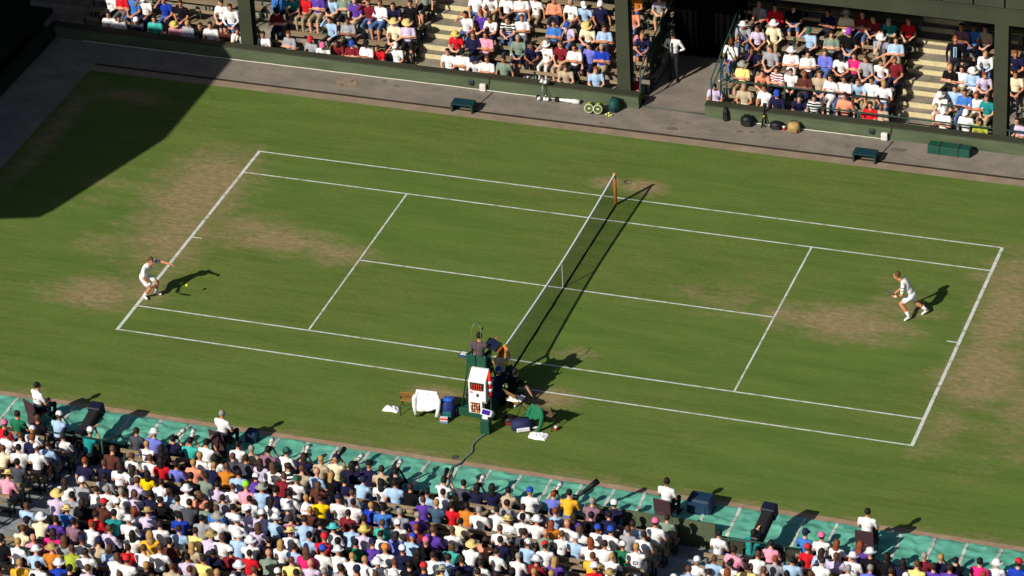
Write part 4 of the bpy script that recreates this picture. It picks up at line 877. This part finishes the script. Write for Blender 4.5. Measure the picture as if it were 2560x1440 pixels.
for s in (-1, 1):
    g = MB().tube([(s*.16,-.24,2.0), (s*.15,-.18,2.3), (s*.13,-.08,2.66), (s*.02,0,2.82)] + ([] if s < 0 else [(.07,.02,2.76)]), .008, 6).build('microphone_arm', M_STEEL, uc, True)
MB().ell(frame(V(.15,0,2.62), V(1,0,0), V(0,1,0), V(0,0,1), .025,.025,.04)).build('microphone', M_BLACK, uc, True)
box('side_tray', (-.56,-.2,1.70), (-.30,.12,1.725), M_CH, uc, .004)
t_ = thing('notepad', 'white and blue papers on the tray at the left of the umpire', 'papers', UC + V(-.43,-.05,1.726)); box('paper', (-.09,-.12,0), (.09,.10,.02), M_WHITE, t_); box('cover', (-.09,-.15,0), (.09,-.125,.05), mat('paper_blue', (56, 70, 140), .6), t_)
t_ = thing('scoring_console', 'dark blue scoring console on an arm at the right of the umpire', 'console', UC + V(.34,.28,1.9))
R_ = Matrix.Rotation(.45, 4, 'X') @ Matrix.Rotation(-.35, 4, 'Z')
MB().bbox((-.22,-.16,.06), (.22,.16,.12), .02, R_).build('case', M_BLACK, t_); MB().box((-.18,-.12,.1205), (.18,.12,.124), R_).build('screen', mat('console_blue', (26, 34, 62), .4), t_)
MB().tube([(-.02,0,.07), (-.05,-.06,-.16)], .02, 8).build('arm', M_CH, t_, True)
mat('cloth_um', (88, 72, 80), .9); SNAME['um'] = 'plum grey'
JU = sit(6, 0, 'lap', -12, -14); JU['er'] = JU['che'] + V(.26,.16,-.2); JU['ar'] = JU['che'] + V(.3,.42,-.08)
person(human(JU, .014, True), UC + V(0,.02,1.045), 0, 'um', 'k', 'umpire in a plum grey jacket sitting high on the green chair', None, 'leg_dark', sleeves='long', calf='leg_dark', shoe='shoe_dark')
ck = thing('drinks_cooler', 'white drinks cooler with bottles in its window, on the back of the umpire chair', 'cooler', (-.02,-7.36,0))
M_COOL = mat('cooler_white', (236, 236, 240), .35)
prof = [(-.0,.60),(-.06,.70),(-.0,1.30),(.30,1.52),(.36,1.52),(.36,.60)]
MB().add([(-.25,y,z) for y, z in prof] + [(.25,y,z) for y, z in prof], [(0,1,2,3,4,5), (11,10,9,8,7,6)] + [(i, 6+i, 6+(i+1)%6, (i+1)%6) for i in range(6)]).build('cabinet', M_COOL, ck)
box('window', (-.2,-.045,1.02), (.19,-.02,1.25), mat('cooler_dark', (58, 52, 50), .3), ck)
bm_ = MB().lathe([(.022,0),(.022,.055),(.010,.075),(.010,.095)], 8).mesh('bottle', True); bm_.materials.append(mat('bottle_red', (206, 70, 44), .3))
for r in range(2):
    for i in range(5): link('bottle', bm_, ck, (-.12+.065*i, -.066, 1.03+.105*r))
box('badge', (-.2,-.064,.93), (-.14,-.056,.97), mat('badge_red', (220, 60, 70), .5), ck); box('tap', (.0,-.10,.84), (.03,-.06,.92), M_BLACK, ck)
box('bracket', (-.22,.361,.62), (.22,.42,.66), M_CH, ck); box('stand_post', (-.2,.30,.345), (-.16,.34,.60), M_CH, ck); box('stand_post', (.16,.30,.345), (.2,.34,.60), M_CH, ck)
ck2 = thing('display_case', 'small white case of coloured bottles under the drinks cooler', 'case', (-.08,-7.42,.262))
box('case', (-.2,0,0), (.2,.2,.42), M_COOL, ck2, .012); box('window', (-.14,-.006,.06), (.14,-.001,.36), mat('case_dark', (120, 70, 50), .4), ck2)
for r in range(3):
    for i in range(4): MB().lathe([(.026,0),(.026,.05),(.012,.075)], 8).build('bottle', (mat('bottle_orange', (240, 150, 50), .4), mat('bottle_purple', (140, 100, 170), .4), mat('bottle_yellow', (240, 200, 110), .4))[(r+i) % 3], ck2, True, (-.1+.066*i, -.034, .065+.1*r))
pt = thing('parasol', 'furled red and white parasol strapped upright behind the umpire chair', 'parasol', (.30,-7.2,.30))
MB().tube([(0,0,0), (0,0,.5)], .016, 8).build('pole', M_STEEL, pt, True); MB().tube([(0,0,.42), (0,0,.52), (0,0,.9), (0,0,1.28)], [.03,.055,.06,.03], 10).build('canopy', mat('parasol_red', (216, 38, 34), .7), pt, True)
for z in (.62, .86): MB().tube([(0,0,z), (0,0,z+.10)], .0625, 10).build('white_panel', M_WHITE, pt, True)
pl_ = thing('plinth', 'dark green box plinth on the grass carrying the small monitor', 'plinth', (.37,-7.86,0)); box('body', (-.13,-.13,0), (.13,.13,.44), M_CH, pl_, .01); box('top', (-.14,-.14,.44), (.14,.14,.46), M_CH, pl_, .005)
mo = thing('monitor', 'small white monitor with a purple screen on the green plinth', 'monitor', (.37,-7.86,.46)); R_ = Matrix.Rotation(-.65, 4, 'X') @ Matrix.Rotation(.12, 4, 'Y')
MB().bbox((-.17,-.10,.055), (.17,.14,.24), .03, R_).build('shell', M_COOL, mo); MB().box((-.125,-.1035,.085), (.125,-.1005,.215), R_).build('screen', mat('screen_purple', (62, 40, 140), .9, spec=.05), mo); MB().box((-.08,-.06,0), (.08,.08,.07)).build('foot', M_COOL, mo)
cab = [(.40,-8.0,.03), (.30,-8.25,.018), (.24,-8.6,.018), (.33,-8.95,.018), (.24,-9.3,.018), (.22,-9.55,.03), (.10,-9.9,.09), (.16,-10.3,.10), (.28,-10.7,.11), (.3,-11.0,.12), (.32,-11.2,-.1), (.33,-11.3,-.33)]
pts = []
for i in range(len(cab)-1):
    for q in range(6):
        P = [Vector(cab[max(0, i-1)]), Vector(cab[i]), Vector(cab[i+1]), Vector(cab[min(len(cab)-1, i+2)])]; t = q/6
        pts.append(.5*((2*P[1]) + (P[2]-P[0])*t + (2*P[0]-5*P[1]+4*P[2]-P[3])*t*t + (3*P[1]-P[0]-3*P[2]+P[3])*t**3))
tag(MB().tube(pts + [cab[-1]], .027, 8).build('cable', mat('cable_grey', (104, 118, 118), .6), None, True), 'thick grey cable winding from the plinth to the near stand', 'cable')

# net judge and the two ball kids crouching by the chair
JN = sit(12, 0, 'lap', 10, -6, sh=.17); JN['er'] = V(.20,.28,.98); JN['ar'] = V(.02,.56,1.03)
person(human(JN, .014, True, .88), (.07,-5.72,0), 0, 'tn', 'r+', 'auburn-haired net judge in beige top with one hand on the net cord', None, 'leg_navyt', sleeves='short', calf='leg_navyt', shoe='shoe_dark')
st_ = thing('stool', 'small dark stool under the auburn-haired net judge', 'stool', (.07,-5.74,0)); box('seat', (-.19,-.17,.40), (.19,.17,.445), M_CH, st_, .01)
for x in (-.15,.15):
    for y in (-.13,.13): MB().tube([(x*1.1,y*1.1,0), (x,y,.4)], .015, 6).build('leg', M_BLACK, st_, True)
def crouch(yaw=0): return dict(pel=V(0,0,.33), che=V(0,.22,.68), sl=V(-.17,.22,.68), sr=V(.17,.22,.68), hd=V(0,.34,.88), hf=Euler((0,0,math.radians(yaw))).to_matrix() @ V(0,1,.05), el=V(-.24,.42,.52), al=V(-.12,.56,.42),
       er=V(.32,.36,.45), ar=V(.42,.42,.17), hl=V(-.09,.02,.33), hr=V(.09,.02,.33), kl=V(-.15,.42,.48), kr=V(.15,.38,.16), nl=V(-.13,.32,.09), nr=V(.13,-.06,.09), tl=V(-.16,.5,.09), tr=V(.13,.12,.07))
person(human(crouch(-20), .014, True), (.60,-6.36,0), -.1, 'bk', 'k', 'crouching ball kid in near-black with a hand on the grass, right of the umpire chair', None, 'leg_dark', sleeves='short', calf='leg_dark', shoe='shoe_white')
person(human(crouch(15), .014, True, .9), (.22,-6.42,0), .2, 'nv', 'U', 'crouching ball kid in navy with blue cap between umpire chair and net judge', None, 'leg_navyt', sleeves='long', calf='leg_navyt', shoe='shoe_dark')

def folding_chair(loc, rz, label, c, seat=.44):
    t_ = thing('folding_chair', label, 'chair', loc, rz)
    for s in (-1, 1):
        MB().tube([(s*.24,-.24,0), (s*.24,.02,seat), (s*.24,.2,seat+.02)], .012, 6).build('leg', M_BLACK, t_, True); MB().tube([(s*.24,.24,0), (s*.24,-.06,seat), (s*.24,-.2,.8)], .012, 6).build('leg', M_BLACK, t_, True)
    box('seat', (-.235,-.16,seat-.01), (.235,.2,seat+.015), c, t_, .004); R_ = Matrix.Translation((0,-.18,.68)) @ Matrix.Rotation(.4, 4, 'X'); MB().bbox((-.235,-.01,-.09), (.235,.01,.09), .004, R_).build('backrest', c, t_)
    return t_
M_WOOD = mat('chair_wood', (150, 112, 56), .6, .15, 8)
folding_chair((-2.02,-7.42,0), .1, 'thin wooden folding chair, leftmost left of the umpire chair', M_WOOD)
folding_chair((-1.46,-7.36,0), .05, 'folding chair hidden under a white jacket left of the umpire chair', M_WOOD)
folding_chair((.86,-6.72,0), -.5, 'wooden folding chair with a white towel on its seat behind the ball kids', M_WOOD)
folding_chair((1.92,-7.12,0), -.2, 'black-framed folding chair right of the umpire chair with a green jacket', mat('chair_canvas', (110, 92, 70), .8))
def cloth(name, label, cat, loc, sx, sy, h, m, seed, flat=False):
    n = 22; vv, ff = [], []
    for j in range(n+1):
        for i in range(n+1):
            a, c = i/n*2-1, j/n*2-1; r = max(abs(a), abs(c)); q = Vector((a*2+seed, c*2, seed)); e = 1 + .22*mnoise.noise(Vector((a*1.3, c*1.3, seed*3)))
            ht = (1-r**3) * (h*.55 + h*.9*abs(mnoise.noise(q*1.1)) + h*.5*mnoise.noise(q*2.3)); vv.append((a*sx*e, c*sy*e, max(.006, ht + .008)))
    for j in range(n):
        for i in range(n): k = j*(n+1)+i; ff.append((k, k+1, k+n+2, k+n+1))
    o = MB().add(vv, ff).build(name, m, None, True, loc); sol = o.modifiers.new('t', 'SOLIDIFY'); sol.thickness = .005; return tag(o, label, cat)
M_TOWEL = mat('towel_white', (240, 240, 246), .95, .03, 30)
p = px(978, 1024); cloth('towel', 'crumpled white towel on the grass, left of the left chair', 'towel', (p.x, p.y, 0), .23, .14, .09, M_TOWEL, 1.3)
p = px(1346, 1092); cloth('towel', 'crumpled white towel on the grass, right below the navy bag', 'towel', (p.x, p.y, 0), .26, .17, .09, M_TOWEL, 4.1)
cloth('towel', 'folded white towel on the seat of the wooden chair behind the ball kids', 'towel', (.86,-6.70,.456), .22, .16, .07, M_TOWEL, 2.2)
def drape(name, label, loc, rz, m, width=.30, top=.80, drop=.55, sleeves=True):
    """jacket hung over a chair back: curved body panel, two sleeves"""
    t_ = thing(name, label, 'jacket', loc, rz); vv, ff = [], []; nx, nyy = 16, 14
    for j in range(nyy+1):
        for i in range(nx+1):
            a = i/nx*2-1; f = j/nyy; fold = .025*math.sin(a*7+f*2)*f + .03*mnoise.noise(Vector((a*2, f*3, loc[0])))
            if f < .25: y, z = .10 - .40*f*1.0 + fold*.2, top + .03*math.sin(f*12.5)
            else: y, z = -.0 - .16*(f-.25) + fold, top - drop*(f-.25)/.75*(1 - .25*max(0, a)*f)
            vv.append((a*width*(1+.12*f), y - .06, z))
    for j in range(nyy):
        for i in range(nx): k = j*(nx+1)+i; ff.append((k, k+1, k+nx+2, k+nx+1))
    o = MB().add(vv, ff).build('body_panel', m, t_, True); o.modifiers.new('t', 'SOLIDIFY').thickness = .012
    if sleeves:
        for s in (-1, 1): MB().tube([(s*width*.85,-.02,top-.02), (s*(width+.06),-.10,top-.2), (s*(width+.05),-.16,top-.42), (s*(width+.0),-.2,top-.66)], [.06,.065,.055,.05], 10).build('sleeve', m, t_, True)
    return t_
drape('jacket', 'white tracksuit jacket draped over a chair left of the umpire chair', (-1.46,-7.50,0), .05, M_TOWEL)
drape('jacket', 'green jacket hung on the chair right of the umpire chair', (1.66,-7.22,0), -.3, MATS['cloth_gn'], .17, .66, .34)
def bag(name, label, loc, rz, size, m, m2, extras=None):
    t_ = thing(name, label, 'bag', loc, rz); x, y, z = size
    b = MB(); b.lathe([(.8,0),(1,.12),(1.02,.5),(.9,.82),(.55,.98),(.1,1.0)], 14, Matrix.Diagonal((x/2, y/2, z, 1))); b.build('body', m, t_, True)
    MB().tube([(-x*.25,0,z*.95), (-x*.2,0,z*1.12), (x*.2,0,z*1.12), (x*.25,0,z*.95)], .014, 6).build('handle', M_BLACK, t_, True)
    MB().bbox((-x*.3,-y*.56,z*.12), (x*.3,-y*.45,z*.5), .02).build('pocket', m2, t_); return t_
bg_ = bag('sports_bag', 'blue sports bag standing beside the white jacket chair', (-.92,-7.38,0), .2, (.42,.4,.56), mat('bag_blue', (34, 52, 116), .7, .2, 5), mat('bag_teal', (28, 96, 100), .7))
p = bg_; cloth('towel', 'bright blue towel on top of the blue sports bag', 'towel', (-.90,-7.36,.56), .14, .12, .06, mat('towel_blue', (44, 100, 210), .9), 7.7)
t_ = thing('magazine_box', 'red white and blue carton leaning before the blue sports bag', 'carton', (-.93,-7.70,0), .1); box('carton', (-.11,-.05,0), (.11,.05,.17), mat('carton_white', (226, 214, 216), .7), t_, .005); box('red_band', (-.112,-.052,.10), (.112,-.0505,.165), mat('carton_red', (212, 74, 66), .7), t_); box('blue_band', (-.112,-.052,.01), (.112,-.0505,.06), mat('carton_blue', (86, 120, 206), .7), t_)
bag('sports_bag', 'navy sports bag with white patches on the grass right of the umpire chair', (1.28,-7.46,0), .5, (.62,.42,.34), mat('bag_navy', (36, 42, 86), .7, .2, 6), mat('bag_patch', (222, 222, 228), .7))
bag('kit_bag', 'dark kit bag with a red base behind the umpire chair', (.86,-7.26,0), .2, (.4,.3,.22), M_BLACK, mat('kit_red', (120, 26, 30), .7))
p = px(1390, 1076); t_ = thing('paper_cup', 'red and white paper cup on the grass at far right of the chairs', 'cup', (p.x, p.y, 0)); MB().lathe([(.038,0),(.046,.10)], 14).build('cup', mat('cup_red', (206, 60, 50), .5), t_, True); MB().lathe([(.048,.10),(.048,.135),(.03,.14)], 14).build('lid', M_WHITE, t_, True)
p = px(1347, 1063); t_ = thing('banana', 'small yellow banana on the grass beside the navy bag', 'fruit', (p.x, p.y, .03)); MB().tube([(-.09,.02,0), (-.04,-.01,.01), (.03,-.01,.012), (.09,.03,0)], [.012,.026,.026,.010], 8).build('peel', mat('banana_yellow', (236, 186, 60), .6), t_, True)
p = px(1338, 1072); t_ = thing('water_bottle', 'clear plastic bottle lying by the navy bag', 'bottle', (p.x, p.y, .036), .6); MB().lathe([(.034,-.1),(.036,.05),(.014,.11),(.014,.13)], 10, Matrix.Rotation(math.pi/2, 4, 'Y')).build('body', mat('bottle_pale', (206, 214, 220), .2), t_, True); MB().lathe([(.016,.13),(.016,.15)], 10, Matrix.Rotation(math.pi/2, 4, 'Y')).build('cap', M_WHITE, t_, True)

# ------------------------------------------------------------------ line judges on the near sheeting
M_CHAIR = mat('judge_chair', (66, 44, 50), .8, .15, 10)
def judge(u, v, label, cl, rz, crossed=False):
    J = sit(2, 0, 'lap', -20 if crossed else 0, -4); m = human(J, .018, True); H = m[1].translation
    p = px(u, v, H.z + .03); loc = (p.x - H.x*math.cos(rz), max(-10.75, min(-9.95, p.y - H.y)), .03)
    person(m, loc, rz, 'cr' if False else 'w', 'k' if u != 550 else 'g', label, 'line judges seated along the near sheeting', 'leg_dark', sleeves='short', calf='leg_dark', shoe='shoe_dark')
    t_ = thing('judge_chair', cl, 'chair', loc, rz, 'chairs of the line judges')
    box('seat', (-.25,-.24,.40), (.25,.22,.445), M_CHAIR, t_, .012); MB().bbox((-.25,-.02,0), (.25,.02,.46), .015, Matrix.Translation((0,-.25,.42)) @ Matrix.Rotation(.12, 4, 'X')).build('backrest', M_CHAIR, t_)
    MB().bbox((-.245,-.012,0), (.245,.012,.40), .01, Matrix.Translation((0,-.235,.0))).build('back_cover', M_CHAIR, t_)
    for x in (-.23,.23):
        for y in (-.2,.19): MB().tube([(x,y,-.02), (x,y,.4)], .014, 6).build('leg', M_BLACK, t_, True)
    return loc
judge(88, 968, 'dark-haired line judge in white shirt, leftmost on the green sheeting', 'dark chair under the leftmost line judge', -.5, True)
l2 = judge(550, 1040, 'grey-haired line judge in pale shirt seated on the green sheeting', 'dark chair under the grey-haired line judge', -.25)
l3 = judge(1649, 1236, 'line judge in white shirt beside the large blue cover', 'dark chair under the line judge beside the blue cover', -.15)
judge(2165, 1289, 'dark-haired line judge in white shirt, rightmost on the green sheeting', 'dark chair under the rightmost line judge', .0)
M_BCOV = mat('blue_cover', (28, 56, 84), .6, .15, 4)
for x, y, sx, sy, sz, lb in ((l2[0]+.52, -9.98, .34, .34, .34, 'small dark blue covered box beside the grey-haired line judge'), (l3[0]+.72, -10.0, .66, .5, .44, 'large dark blue covered box beside the third line judge')):
    t_ = thing('covered_box', lb, 'box', (x, y, .03), -.05); b = MB(); b.bbox((-sx/2,-sy/2,0), (sx/2,sy/2,sz), .05); b.build('cover', M_BCOV, t_)
    for q in (-1, 1): MB().tube([(q*sx*.3,-sy*.5-.006,.02), (q*sx*.28,-sy*.5-.006,sz*.7), (q*sx*.25,-sy*.3,sz+.004)], .012, 5).build('fold', M_BCOV, t_, True)
    MB().box((-sx/2-.01,-sy/2-.01,0), (sx/2+.01,sy/2+.01,.02)).build('hem', M_BCOV, t_)

# ------------------------------------------------------------------ television cameras in the near stand
def tvcam(u, v, label, rz, yy):
    p = pxy(u, v, yy); t_ = thing('television_camera', label, 'camera', (p.x, yy, nfloor(0)), rz); h = p.z - nfloor(0)
    MB().lathe([(.28,0),(.28,.06),(.09,.10),(.075,h-.3),(.1,h-.2)], 14).build('pedestal', M_BLACK, t_, True)
    T = Matrix.Translation((0,0,h-.06)) @ Matrix.Rotation(.2, 4, 'X')
    MB().bbox((-.16,-.40,-.17), (.16,.62,.16), .05, T).build('body', mat('camera_cloth', (34, 34, 40), .85, .2, 8), t_)
    MB().bbox((-.19,.56,-.17), (.2,.88,.22), .03, T).build('lens_hood', mat('camera_navy', (22, 24, 48), .6), t_); MB().bbox((-.1,-.55,.05), (.12,-.3,.26), .03, T).build('viewfinder', M_BLACK, t_)
    for s in (-1, 1): MB().tube([T @ V(s*.12,-.35,-.1), T @ V(s*.2,-.6,-.22)], .014, 6).build('pan_bar', M_BLACK, t_, True)
    MB().tube([V(-.1,-.3,h-.3), V(-.15,-.34,h*.4), V(-.3,-.3,.03)], .02, 6).build('cable', M_BLACK, t_, True)
    return t_
tvcam(216, 1066, 'black television camera on a pedestal at the left end of the near stand', .0, -11.5)
tvcam(1902, 1322, 'black television camera on a pedestal at the right end of the near stand', -.05, -11.5)
JC = sit(16, .02, 'camera', 0, -6)
for k_ in ('el','er','al','ar','pel','che','sl','sr','hd','hl','hr'): JC[k_] = JC[k_] + V(0,0,.1)
mc = human(JC, .02, True); 
for u, v, h, lb, sl in ((222, 1077, 'C', 'left camera operator in teal with a white cap', 'left'), (1880, 1332, 'k', 'right camera operator in teal bending to the eyepiece', 'right')):
    H = mc[1].translation; p = px(u, v, nfloor(0) + H.z); person(mc, (p.x, min(-11.5, p.y - H.y), nfloor(0)), -.25, 'te', h, lb, None, 'leg_dark', calf='leg_dark')
    t_ = thing('operator_stool', f'low black stool of the {sl} camera operator', 'stool', (p.x, min(-11.5, p.y - H.y), nfloor(0))); MB().lathe([(.17,.48),(.18,.5),(.18,.54),(.16,.55)], 14).build('seat', M_BLACK, t_, True); MB().lathe([(.2,0),(.2,.03),(.03,.05),(.03,.48)], 12).build('pillar', M_BLACK, t_, True)
# photographers' long lenses along the near front row
M_LENSW = mat('lens_white', (226, 226, 226), .4)
for i, (x, y, e) in enumerate(PHOTOG):
    H = head_of(6); b = V(x, y, nfloor(0)) + H*e[6]; rn = random.Random(i); a = rn.uniform(-.3,.3); d = V(math.sin(a), math.cos(a), .02).normalized(); wht = i % 3 != 2
    t_ = thing('telephoto_lens', f'{"white" if wht else "black"} telephoto lens raised by {SNAME[e[3]]} photographer, {headname(e[4])}, {CARD[i]} lens of near front row', 'camera', b + d*.13 - V(0,0,.02), 0, 'long lenses of the near photographers')
    m = M_LENSW if wht else M_BLACK
    MB().bbox((-.075,-.035,-.05), (.075,.035,.055), .012).build('camera_body', M_BLACK, t_); MB().tube([d*.03, d*.1, d*.12, d*.26, d*.28, d*.42], [.035,.037,.045,.05,.062,.068], 12).build('barrel', m, t_, True)
    MB().tube([d*.2, d*.215], .0535, 12).build('focus_ring', M_BLACK, t_, True); MB().tube([d*.421, d*.426], .06, 12).build('front_glass', M_BLACK, t_, True)
p = px(1450, 1236, .95); t_ = thing('telephoto_lens', 'very long black telephoto lens on a monopod beside the gold-shirted photographer', 'camera', p); d = V(.55,.75,.28).normalized()
MB().tube([d*-.1, d*.1, d*.12, d*.38, d*.4, d*.62], [.04,.045,.055,.06,.075,.085], 12).build('barrel', M_BLACK, t_, True); MB().bbox((-.09,-.07,-.06), (.07,.05,.07), .015, Matrix.Translation(d*-.14)).build('camera_body', M_BLACK, t_); MB().tube([d*.15 - V(0,0,.05), V(.1,.1,nfloor(0)-p.z)], .013, 6).build('monopod', M_STEEL, t_, True)

# ------------------------------------------------------------------ along the far path
def stool(u, v, label):
    p = px(u, v); t_ = thing('ball_kid_stool', label, 'stool', (p.x, 9.62, 0)); box('top', (-.37,-.22,.26), (.37,.22,.30), mat('stool_top', (26, 62, 72), .25), t_, .012)
    for s in (-1, 1): box('end_panel', (s*.335-.03,-.2,0), (s*.335+.03,.2,.26), M_GREEN, t_, .006)
    box('back_panel', (-.30,.16,.02), (.30,.19,.26), M_GREEN, t_)
stool(1158, 277, 'low dark green stool on the far path, left one'); stool(2162, 403, 'low dark green stool on the far path, right one')
t_ = thing('storage_box', 'long dark green box with straps against the far wall at right', 'box', (8.98, 10.68, 0)); M_BOXG = mat('box_green', (32, 78, 66), .55, .1, 3)
for x0, x1 in ((-.64,-.26), (-.255,.325), (.33,.68)): box('section', (x0,-.19,0), (x1,.19,.27), M_BOXG, t_, .015)
for x in (-.2575,.3275): box('strap', (x-.016,-.197,0), (x+.016,.197,.278), M_DGREEN, t_)
M_DRUM = mat('drum_olive', (96, 110, 36), .45, .15, 6); M_DRY = mat('drum_yellow', (228, 214, 20), .5)
for u, v, lb in ((1474, 281, 'olive drum of tennis balls with pale rim, left of the pair by the far wall'), (1496, 283, 'olive drum of tennis balls with pale rim, right of the pair by the far wall')):
    p = px(u, v); t_ = thing('ball_drum', lb, 'drum', (p.x, p.y+.06, .15), .12, 'ball drums by the far wall'); R_ = Matrix.Rotation(math.pi/2 - .3, 4, 'X')
    MB().lathe([(.13,-.24),(.135,-.2),(.14,.1),(.14,.16)], 18, R_).build('barrel', M_DRUM, t_, True); MB().lathe([(.125,.161),(.150,.161),(.152,.185),(.125,.19)], 18, R_, False).build('rim', mat('drum_rim', (198, 206, 168), .5), t_, True)
    MB().lathe([(.02,.162),(.124,.164)], 18, R_, True).build('lid', mat('drum_lid', (84, 96, 44), .3), t_); MB().box((-.035,-.02,.168), (.035,.02,.172), R_).build('sticker', M_WHITE, t_); MB().ell(frame(R_ @ V(-.02,.085,-.03), V(1,0,0), V(0,1,0), V(0,0,1), .08,.12,.06)).build('yellow_label', M_DRY, t_, True)
p = px(1528, 283); bag('equipment_bag', 'dark green equipment bag beside the ball drums', (p.x+.05, p.y+.22, 0), -.1, (.36,.46,.42), mat('bag_green', (22, 74, 70), .6, .15, 6), mat('bag_green_dark', (20, 50, 56), .6))
for i, (u, v, q_) in enumerate(((1519, 284, 'leftmost'), (1525, 281, 'rearmost'), (1531, 286, 'rightmost'), (1526, 287, 'foremost'))):
    p = px(u, v); tag(MB().ell(frame(V(p.x, p.y-.12, .034), V(1,0,0), V(0,1,0), V(0,0,1), .036,.036,.036), 12, 8).build('tennis_ball', mat('ball_pale', (222, 226, 130), .9), None, True), f'pale tennis ball, {q_} of four beside the green equipment bag', 'ball', 'loose balls beside the green equipment bag')
p = px(1356, 250); t_ = thing('remote_camera', 'remote camera on a slim stand against the far wall', 'camera', (p.x, p.y-.06, 0))
MB().tube([(0,0,0), (.0,.05,.3), (.02,.2,.62)], .016, 8).build('pole', M_STEEL, t_, True); MB().tube([(.14,.0,0), (.1,.06,.3), (.03,.2,.6)], .01, 6).build('brace', M_BLACK, t_, True)
for x, y, z in ((.0,.2,.68), (.12,.2,.66)): MB().tube([(x,y,z), (x,y-.16,z-.02)], [.045,.055], 10).build('lens', M_LENSW, t_, True)
for x in (-.1,.1,.18): MB().tube([(x,-.02,.06), (x,.13,.07)], [.055,.05], 10).build('flash_head', M_LENSW, t_, True)
MB().bbox((-.2,.02,0), (-.1,.14,.14), .02).build('battery', M_BLACK, t_)
p = px(1432, 257); t_ = thing('telephoto_lens', 'white telephoto lens lying on the path left of the ball drums', 'camera', (p.x-.12, p.y-.02, .07)); MB().tube([(-.32,0,0), (-.1,0,0), (-.08,0,0), (.12,0,0), (.14,0,0), (.36,0,0)], [.045,.05,.06,.06,.075,.08], 12).build('barrel', M_LENSW, t_, True); MB().bbox((-.46,-.08,-.065), (-.32,.06,.06), .015).build('camera_body', M_BLACK, t_); MB().tube([(.0,-.04,-.04), (.02,-.12,-.06)], .02, 8).build('foot', M_STEEL, t_, True)
for u, v, sz, m, lb in ((1812, 306, (.2,.2,.42), M_BLACK, 'tall narrow black bag, leftmost against the right far wall'), (1865, 318, (.42,.32,.34), M_BLACK, 'bulky black camera bag against the right far wall'), (1938, 326, (.42,.3,.24), M_BLACK, 'low black camera bag left of the tan bag'), (1982, 334, (.40,.32,.34), mat('canvas_tan', (176, 146, 92), .9, .2, 8), 'tan canvas bag standing on the far path by the right wall')):
    p = px(u, v); bag('camera_bag', lb, (p.x, p.y+.14, 0), .1, sz, m, mat('bag_dark', (40, 36, 38), .8) if m is M_BLACK else mat('canvas_pocket', (150, 122, 74), .9))
p = px(1905, 322); t_ = thing('tripod', 'black folded tripod leaning on the right far wall', 'tripod', (p.x, p.y+.1, 0))
for a in (0, 2.1, 4.2): MB().tube([(.07*math.cos(a), .07*math.sin(a), 0), (.015*math.cos(a), .24+.015*math.sin(a), .6)], .018, 6).build('leg', M_BLACK, t_, True)
MB().bbox((-.06,.2,.6), (.06,.3,.72), .02).build('head', M_BLACK, t_); MB().tube([(.0,.12,.3),(.0,.10,.36)], .03, 8).build('yellow_clamp', M_DRY, t_, True)
p = px(1960, 325); t_ = thing('paper_cup', 'red and white paper cup on the path left of the tan bag', 'cup', (p.x, p.y, 0)); MB().lathe([(.038,0),(.046,.10)], 14).build('cup', MATS['cup_red'], t_, True); MB().lathe([(.048,.10),(.048,.13),(.03,.14)], 14).build('lid', M_WHITE, t_, True)
p = pxy(1283, 190, 11.5); bag('rucksack', 'bright red rucksack behind the far wall beside the green top', (p.x, 11.56, ffloor(0)+.3), 0, (.36,.22,.42), MATS['cloth_rd'], mat('rucksack_dark', (150, 20, 30), .8))

# standing people in the far stand
H = human(stand('back', 0, -14), .02, True)
pp = px(1683, 84, 1.68); po = person(H, (pp.x, pp.y, 0), math.pi - .1, 'w', 'k', 'police officer in white shirt and dark helmet standing in the gangway', None, 'leg_dark', sleeves='long', calf='leg_dark', shoe='shoe_dark')
b = MB().lathe([(.115,.015),(.12,.02),(.095,.05),(.09,.14),(.06,.2),(.02,.215)], 16).build('helmet', M_BLACK, po, True); b.matrix_local = H[1]; MB().lathe([(.0,.0),(.022,.004),(.0,.008)], 10, Matrix.Translation((0,.1,.1)) @ Matrix.Rotation(-math.pi/2, 4, 'X')).build('badge', M_STEEL, b, True)
MB().bbox((-.028,.128,1.04), (.028,.15,1.42), .006).build('tie', M_BLACK, po)
H = human(stand('side', 10, -14), .02, True); k = 3
pp = px(2387, 100, ffloor(k) + 1.66); so_ = person(H, (pp.x, max(FY0+FD*k-.3, min(FY0+FD*k+.25, pp.y)), ffloor(k)), math.pi + .15, 'bk', 'r', 'man in a black suit and blue tie standing by the right far steps', None, 'leg_dark', sleeves='long', calf='leg_dark', shoe='shoe_dark')
MB().bbox((-.055,.12,1.06), (.055,.145,1.42), .01).build('shirt_front', MATS['cloth_lb'], so_); MB().bbox((-.022,.146,1.06), (.022,.156,1.4), .004).build('tie', MATS['cloth_sl'], so_)
